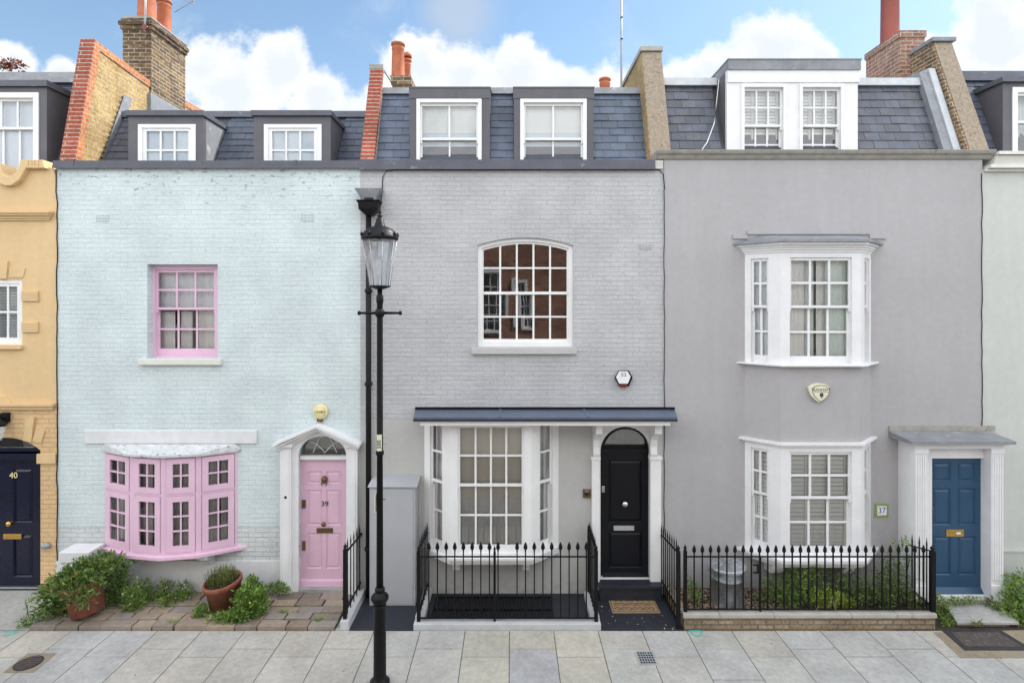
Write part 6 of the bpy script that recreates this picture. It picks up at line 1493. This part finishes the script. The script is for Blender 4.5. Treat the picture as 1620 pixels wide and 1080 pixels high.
def bush(name, label, blobs, n, size, mat, rnd, aspect=2.0, stem=None, flowers=0, group='plants in front of the houses', cat='plant'):
    t = thing(name, label, cat, (blobs[0][0], blobs[0][1], max(0, min(b[2] - b[5] for b in blobs))), group)
    foliage(MB(), blobs, n, size, rnd, aspect).build('foliage', M[mat], t)
    for b in blobs: stems(MB(), b[0], b[1], max(0.02, b[2] - b[5]), 7, b[5] * 1.9, rnd, b[3] * .9).build('stem', M['bark'], t)
    if flowers:
        for _ in range(flowers):
            mb = MB(); b = rnd.choice(blobs); x, y, z = b[0] + rnd.uniform(-1, 1) * b[3] * .7, b[1] - b[4] * .7, b[2] + rnd.uniform(-.2, .9) * b[5]
            for k in range(5):
                a = k * 1.257; mb.add([(x, y, z), (x + .012 * math.cos(a - .4), y - .004, z + .012 * math.sin(a - .4)), (x + .015 * math.cos(a), y - .005, z + .015 * math.sin(a)), (x + .012 * math.cos(a + .4), y - .004, z + .012 * math.sin(a + .4))], [(0, 1, 2, 3)])
            mb.build('flower', M['petal'], t)
    return t
Y = -.55
P = lambda px, py, Y: (fx(px, Y), Y, fz(py, Y))
def B(px, py, rx, rz, Y=-.5, ry=None): p = P(px, py, Y); s = S(Y); return (p[0], Y, p[2], rx / s, (ry or rx * .8) / s, rz / s)
bush('bush', 'large dark green bush spilling over the leaning pot left of the bow window',
     [B(120, 915, 34, 22, -.66), B(95, 945, 28, 24, -.62, 24), B(150, 897, 30, 18, -.62), B(178, 905, 24, 26, -.42, 20), B(185, 935, 18, 26, -.35, 20), B(85, 962, 20, 14, -.72, 16), B(140, 925, 22, 16, -.84, 10), B(75, 935, 12, 14, -.6), B(105, 925, 26, 20, -.78, 14), B(108, 935, 28, 20, -.94, 9), B(128, 945, 22, 16, -.98, 8), B(135, 915, 24, 12, -.85, 12)], 9000, .048, 'leafmid', rp, 2.4)
t, T = leanpot(fx(357, -.5), -.48, zt39 + .07, .225, .262, .36, .10, -.12, 'tilted terracotta pot of thyme under the bow window')
mb = MB()
tp = thing('potted_plant', 'spiky thyme growing in the tilted terracotta pot', 'plant', (fx(350, -.5), -.52, .4), 'plants in front of the houses')
mbl = MB()
for _ in range(480):
    a = rp.uniform(0, 6.28); rr = .22 * math.sqrt(rp.random()); 
    if math.cos(a) > .1 and rr > .08 and rp.random() < .35: continue
    b0 = T(rr * math.cos(a), rr * math.sin(a) * .9, .34); hgt = rp.uniform(.08, .22); d = Vector((rp.uniform(-.35, .35), rp.uniform(-.35, .2), 1)).normalized()
    mbl.T = None; mb.tube([b0, b0 + d * hgt], [.002, .001], 3)
    for k in range(9):
        q = b0 + d * hgt * (k + 1) / 9; e = Vector((rp.uniform(-1, 1), rp.uniform(-1, 1), rp.uniform(0, 1))).normalized(); sd = e.cross(Vector((.3, .5, .8))).normalized(); g = rp.uniform(.7, 1.5)
        mbl.add([q, q + e * .008 + sd * .005, q + e * .02, q + e * .008 - sd * .005], [(0, 1, 2, 3)], (g * 1.3, g * 1.1, g))
mbl.build('foliage', M['leaf'], tp); mb.build('stem', M['bark'], tp)
bush('bush', 'bright green leafy bush growing round the foot of the thyme pot', [B(392, 950, 20, 22, -.72, 16), B(400, 934, 12, 18, -.5, 14), B(360, 976, 30, 8, -.86, 8), B(402, 965, 16, 12, -.7, 14), B(318, 966, 12, 9, -.7, 9), B(378, 972, 20, 11, -.86, 8), B(397, 925, 9, 12, -.55, 10), B(412, 950, 12, 15, -.6, 12)], 5000, .034, 'leaf', rp, 1.7)
bush('weed_clump', 'weeds with small white flowers along the wall below the bow window', [B(240, 948, 22, 14, -.3, 12), B(280, 945, 20, 12, -.28, 12), B(215, 960, 14, 12, -.55, 10), B(262, 955, 10, 12, -.45, 8), B(300, 940, 10, 8, -.2), B(212, 945, 16, 22, -.5, 14), B(230, 930, 10, 16, -.2, 8), B(262, 930, 12, 14, -.16, 8), B(290, 930, 10, 12, -.15, 7)], 3400, .032, 'leaf', rp, 2.2, flowers=16)
bush('weed_clump', 'small weeds at the foot of the wall left of the pink door', [B(440, 928, 14, 8, -.15, 8), B(422, 932, 10, 7, -.15, 8), B(452, 934, 8, 5, -.2), B(408, 930, 8, 6, -.2)], 900, .028, 'leaf', rp, 2.0)
for lab, px, py in (('grass tuft among the setts nearest the pink door', 503, 980), ('yellowish grass tuft at the front edge of the setts', 448, 968), ('little grass tuft midway along the setts', 275, 985), ('low grass tuft in the setts left of the thyme pot', 310, 975)):
    yq = -D + (H - zt39) * F / (py - VY); x = fx(px, yq)
    t = thing('grass_tuft', lab, 'grass', (x, yq, zt39), 'grass tufts'); mb = MB()
    for _ in range(60):
        a = rp.uniform(0, 6.28); r0 = rp.uniform(0, .045); h = rp.uniform(.03, .075); l = rp.uniform(.01, .05); x0_, y0_ = x + r0 * math.cos(a) * 1.5, yq + r0 * math.sin(a)
        g = rp.uniform(.7, 1.5); mb.add([(x0_ - .003, y0_, zt39 - .01), (x0_ + .003, y0_, zt39 - .01), (x0_ + l * math.cos(a), y0_ + l * math.sin(a), zt39 + h)], [(0, 1, 2)], (g * 1.2, g * 1.1, g))
    mb.build('foliage', M['leaf'], t)
bush('weed_clump', 'straggly weeds at the left end of the setts', [B(40, 985, 14, 9, -.9, 8), B(60, 975, 10, 8, -.85, 6), B(45, 960, 6, 16, -.9, 4)], 420, .028, 'leaf', rp, 2.2)
# moss and grass in the sett joints
mb = MB()
for _ in range(900):
    yj = rp.choice([-.80, -.62, -.44, -.25]) + rp.uniform(-.015, .015); x = rp.uniform(X39a, X39b)
    if math.sin(x * 7.3) + math.sin(x * 2.9 + yj * 20) < .3: continue
    g = rp.uniform(.6, 1.5); a = rp.uniform(0, 6.28); r = rp.uniform(.008, .02); h = rp.uniform(.005, .03)
    mb.add([(x - .004, yj, zt39 - .012), (x + .004, yj, zt39 - .012), (x + r * math.cos(a), yj + r * math.sin(a), zt39 + h)], [(0, 1, 2)], (g * 1.1, g, g))
o = mb.build('joint_grass', M['leaf']); tag(o, 'short grass and moss in the joints of the setts', 'grass'); o['kind'] = 'stuff'
# garden behind the right railings
bush('shrub', 'feathery green shrub directly right of the dustbin', [B(1225, 935, 18, 20, -.5, 20), B(1205, 950, 10, 10, -.5, 12)], 900, .035, 'leafdark', rp, 2.6)
bush('shrub', 'mid green shrub below the centre of the lower bay window', [B(1262, 925, 22, 30, -.45, 26), B(1285, 905, 18, 22, -.35, 18), B(1250, 950, 18, 14, -.6, 16)], 2200, .034, 'leaf', rp, 2.4)
bush('shrub', 'lime green grassy plant near the coping under the bay', [B(1310, 950, 26, 13, -.68, 14), B(1332, 955, 14, 9, -.68, 12)], 1100, .06, 'leaflime', rp, 6.0)
bush('shrub', 'dark shrub filling the bed below the right corner of the bay', [B(1320, 925, 20, 20, -.4, 20), B(1355, 930, 26, 22, -.5, 24), B(1380, 940, 20, 18, -.5, 20), B(1345, 950, 24, 14, -.6, 18)], 2400, .034, 'leafdark', rp, 2.2)
bush('shrub', 'dense dark shrub against the left side of the porch', [B(1412, 918, 20, 34, -.45, 24), B(1432, 945, 18, 18, -.55, 20), B(1400, 945, 18, 16, -.6, 18), B(1450, 955, 10, 12, -.6, 12)], 2400, .034, 'leafdark', rp, 2.2)
bush('climber', 'thin climbing stem rising beside the porch above the railings', [B(1422, 880, 6, 26, -.42, 6), B(1428, 858, 6, 10, -.42, 5), B(1436, 890, 5, 12, -.42, 5)], 130, .03, 'leaf', rp, 1.8)
bush('fern', 'green fern left of the dustbin behind the railing post', [B(1096, 930, 9, 16, -.5, 12), B(1102, 945, 8, 10, -.5, 10)], 380, .035, 'leaf', rp, 3.0)
bush('weed_clump', 'weeds hanging over the end of the low wall beside the path', [B(1492, 968, 10, 16, -.7, 10), B(1485, 950, 8, 10, -.6, 8), B(1500, 985, 9, 9, -.9, 6)], 650, .03, 'leaf', rp, 2.4)
bush('weed_clump', 'weeds growing under the blue door threshold', [B(1512, 951, 18, 6, -.5, 4), B(1535, 948, 12, 6, -.48, 4)], 420, .028, 'leaf', rp, 2.4)
bush('weed_clump', 'weeds between the stone step and the porch pilaster', [B(1567, 956, 12, 10, -.5, 8), B(1575, 965, 8, 8, -.6, 6), B(1545, 985, 10, 4, -.96, 4)], 420, .03, 'leafdark', rp, 2.4)
bush('bush', 'large green bush at the right edge beside the blue door', [B(1598, 925, 14, 18, -.4, 16), B(1612, 950, 24, 22, -.55, 24), B(1600, 965, 20, 14, -.7, 18), B(1625, 925, 20, 20, -.3, 18), B(1620, 980, 22, 14, -.85, 14), B(1650, 960, 26, 26, -.5, 24)], 3600, .036, 'leaf', rp, 2.0)
# long dry blades over the coping
t = thing('grass_tuft', 'pale dry grass blades drooping over the coping under the lime plant', 'grass', (fx(1300, -.8), -.8, .222), 'grass tufts'); mb = MB()
for px0, px1, py1, top in ((1300, 1290, 967, 958), (1312, 1322, 969, 942), (1316, 1328, 938, 950), (1306, 1325, 968, 950)):
    a = Vector(P(px0, 965, -.8)); b = Vector(P((px0 + px1) / 2, top, -.9)); c = Vector(P(px1, py1, -.95)); mb.tube([a, b, c], [.003, .003, .001], 4)
mb.build('foliage', M['straw'], t)
# rooftop plants far left
bush('roof_plant', 'reddish leafy plant on the far roof at the top left corner', [(fx(22, 5), 5, fz(103, 5), .22, .2, .10), (fx(5, 5), 5, fz(106, 5), .2, .2, .08)], 260, .07, 'leafrust', rp, 1.6)

# =====================================================================  far side of the street (seen mirrored in the windows)
ro = thing('terraced_house', 'red brick house with white sashes across the road, seen only as a reflection', 'house', (0, -13, 0))
yo = -12.6
def opp(px_, z0, z1, w): return (px_, px_ + w, z0, z1)
def opposite(ro, xa, xb, zw, wins, mat, low):
    MB().plate(rect(xa, xb, 3.001, zw), [rect(*w) for w in wins if w[2] > 3], yo - .3, yo).build('wall', mat, ro)
    MB().plate(rect(xa, xb, -.1, 3.0), [rect(*w) for w in wins if w[2] < 3], yo - .3, yo + .02).build('lower_wall', low, ro)
    MB().box(xa, xb, yo - .35, yo + .12, zw + .001, zw + .15).build('cornice', M['cream'], ro); MB().box(xa, xb, yo + .0205, yo + .06, 2.85, 3.0).build('string_course', M['cream'], ro)
    MB().box(xa, xb, yo - 4.0, yo - 1.2, 0, zw - .1).build('rear_wall', M['interior'], ro)
    for a, b, c, d in wins:
        O = (b, yo + .03, c); fr, gl = MB(frameT(O, math.pi)), MB(frameT(O, math.pi)); sash_window(fr, gl, b - a, d - c, 3, 2, 3, (d - c) * .5, case=.1, casey=-.07, mun=.035)
        w = fr.build('window', M['white'], ro); gl.build('glass', M['glass'], w)
opposite(ro, -7.2, 7.2, 7.9, [(-1.5, -.35, 3.4, 5.75), (.15, .75, 3.5, 5.5), (2.9, 4.1, 3.5, 5.4), (5.6, 6.8, 3.5, 5.4), (-4.2, -3.0, 3.5, 5.4), (-6.9, -5.7, 3.5, 5.4), (-2.6, -1.4, .9, 2.6), (.6, 1.8, .9, 2.6), (3.6, 4.8, .9, 2.6), (-6.5, -5.2, .9, 2.6)], M['oppbrick'], M['oppcream'])
rw = thing('terraced_house', 'white stucco house across the road, mirrored in the bay windows of the taupe house', 'house', (12, -13, 0)); opposite(rw, 7.21, 18, 7.2, [(8.6, 9.8, 3.6, 5.5), (12.6, 13.8, 3.6, 5.5), (9.4, 10.8, .9, 2.6), (13.5, 14.8, .9, 2.6)], M['oppcream'], M['oppcream'])
rw = thing('terraced_house', 'white stucco house across the road, mirrored in the pink windows of the mint house', 'house', (-12, -13, 0)); opposite(rw, -18, -7.21, 7.2, [(-9.8, -8.6, 3.6, 5.5), (-13.8, -12.6, 3.6, 5.5), (-10.8, -9.4, .9, 2.6), (-14.8, -13.5, .9, 2.6)], M['oppcream'], M['oppcream'])
# vehicle-free kerb opposite
# =====================================================================  sky, light, camera
EL, AZ = math.radians(46), math.radians(34)      # elevation; angle behind the facade plane, measured from +X
sd = Vector((math.cos(EL) * math.cos(AZ), math.cos(EL) * math.sin(AZ), math.sin(EL)))
su = bpy.data.lights.new('sun', 'SUN'); su.energy = 3.6; su.angle = math.radians(.5); su.color = (1, .95, .87)
so = bpy.data.objects.new('sun', su); COL.objects.link(so); so.rotation_euler = sd.to_track_quat('Z', 'Y').to_euler(); so.location = (20, 8, 20)
wd = bpy.data.worlds.new('World'); sc.world = wd; wd.use_nodes = True; nt = wd.node_tree; nt.nodes.clear()
out = nn(nt, 'ShaderNodeOutputWorld'); bg = nn(nt, 'ShaderNodeBackground'); sky = nn(nt, 'ShaderNodeTexSky'); sky.sky_type = 'NISHITA'; sky.sun_disc = False
sky.sun_elevation = EL; sky.sun_rotation = math.pi / 2 - AZ; sky.air_density = 1.0; sky.dust_density = .6; sky.ozone_density = 1.6
bg.inputs[1].default_value = .10
tc = nn(nt, 'ShaderNodeTexCoord'); dirv = tc.outputs['Generated']
sx = nn(nt, 'ShaderNodeSeparateXYZ'); nt.links.new(dirv, sx.inputs[0])
yy = math_(nt, 'MAXIMUM', sx.outputs[1], .05)
u = math_(nt, 'DIVIDE', sx.outputs[0], yy); v = math_(nt, 'DIVIDE', sx.outputs[2], yy)
cmb = nn(nt, 'ShaderNodeCombineXYZ'); nt.links.new(u, cmb.inputs[0]); nt.links.new(v, cmb.inputs[1])
uvn = cmb.outputs[0]
n1, nc1 = noise(nt, uvn, 7.0, 8, .62)
n4, _ = noise(nt, uvn, 17.0, 8, .60)
CL = [(435, 110, 78), (370, 150, 100), (500, 160, 70), (320, 115, 60), (560, 195, 60), (665, 110, 72), (735, 120, 70), (815, 120, 72), (895, 145, 62), (965, 155, 58), (610, 160, 45),
      (1213, 82, 82), (1140, 110, 66), (1085, 140, 60), (1285, 115, 62), (1570, 60, 120), (1480, 95, 60), (100, 120, 40), (20, 105, 50), (-120, 60, 100), (1760, 40, 120), (240, 120, 45), (1370, 135, 45), (1010, 165, 45)]
acc = None
for px, py, r in CL:
    cx_, cz_ = (px - VX) / F, (VY - py) / F
    dn = nn(nt, 'ShaderNodeVectorMath'); dn.operation = 'DISTANCE'; nt.links.new(uvn, dn.inputs[0]); dn.inputs[1].default_value = (cx_, cz_, 0)
    q = math_(nt, 'SUBTRACT', 1.0, math_(nt, 'DIVIDE', dn.outputs['Value'], r / F))
    acc = q if acc is None else math_(nt, 'SMOOTH_MAX', acc, q, .25)
dens = math_(nt, 'ADD', acc, math_(nt, 'ADD', math_(nt, 'MULTIPLY', math_(nt, 'SUBTRACT', n1, .51), 2.0), math_(nt, 'MULTIPLY', math_(nt, 'SUBTRACT', n4, .5), .8)))
front = math_(nt, 'MULTIPLY', ramp(nt, dens, -.02, .40), ramp(nt, sx.outputs[1], .1, .3))
dn = nn(nt, 'ShaderNodeVectorMath'); dn.operation = 'DISTANCE'; nt.links.new(uvn, dn.inputs[0]); dn.inputs[1].default_value = ((725 - VX) / F, (VY - 12) / F, 0)
veil = math_(nt, 'MULTIPLY', ramp(nt, math_(nt, 'ADD', dn.outputs['Value'], math_(nt, 'MULTIPLY', math_(nt, 'SUBTRACT', n1, .5), .12)), .10, .02, 0, .55), 1.0)
wisp = ramp(nt, n1, .5, .8, 0, .35)
n2, _ = noise(nt, dirv, 2.6, 8, .6, .2)
back = math_(nt, 'MULTIPLY', ramp(nt, n2, .40, .52), ramp(nt, sx.outputs[1], .25, .0))
back = math_(nt, 'MULTIPLY', back, ramp(nt, sx.outputs[2], .0, .08))
n3, _ = noise(nt, uvn, 6.5, 7, .6)
# cloud body: bright billowing edges, soft grey-blue hearts
shade = ramp(nt, math_(nt, 'ADD', math_(nt, 'MULTIPLY', dens, -.75), math_(nt, 'MULTIPLY', n3, 1.5)), .05, .75)
ccol = mixc(nt, shade, (4.5, 4.8, 5.2), (5.7, 5.75, 5.8))
haze = mixc(nt, ramp(nt, sx.outputs[2], .55, .15, .10, .30), sky.outputs[0], (3.6, 4.3, 5.3))
haze = mixc(nt, 1.0, haze, (.86, .965, .97), 'MULTIPLY')
haze = mixc(nt, wisp, haze, (4.0, 4.4, 5.0))
c1 = mixc(nt, veil, haze, (3.4, 3.65, 4.0)); c2 = mixc(nt, front, c1, ccol)
FILL_CLOUD = 13.6  # unseen cloud behind the camera, added extra bright to fill the shaded facades
c3 = mixc(nt, back, c2, (FILL_CLOUD * .98, FILL_CLOUD, FILL_CLOUD * 1.03))
bg.inputs[1].default_value = .125
nt.links.new(c3, bg.inputs[0]); nt.links.new(bg.outputs[0], out.inputs[0])
cam = bpy.data.cameras.new('camera'); co = bpy.data.objects.new('camera', cam); COL.objects.link(co); sc.camera = co
co.location = (0, -D, H); co.rotation_euler = (math.pi / 2, 0, 0)
cam.sensor_width = 36; cam.lens = 36 * F / 1620; cam.shift_y = -(540 - VY) / 1620; cam.shift_x = (810 - VX) / 1620; cam.clip_end = 2000; cam.clip_start = .05
sc.view_settings.view_transform = 'Standard'; sc.view_settings.look = 'None'; sc.view_settings.gamma = 1; sc.view_settings.exposure = .66
sc.render.engine = 'CYCLES'
try:
    sc.cycles.transparent_max_bounces = 12; sc.cycles.max_bounces = 8; sc.cycles.diffuse_bounces = 4; sc.cycles.sample_clamp_indirect = 6
except Exception: pass
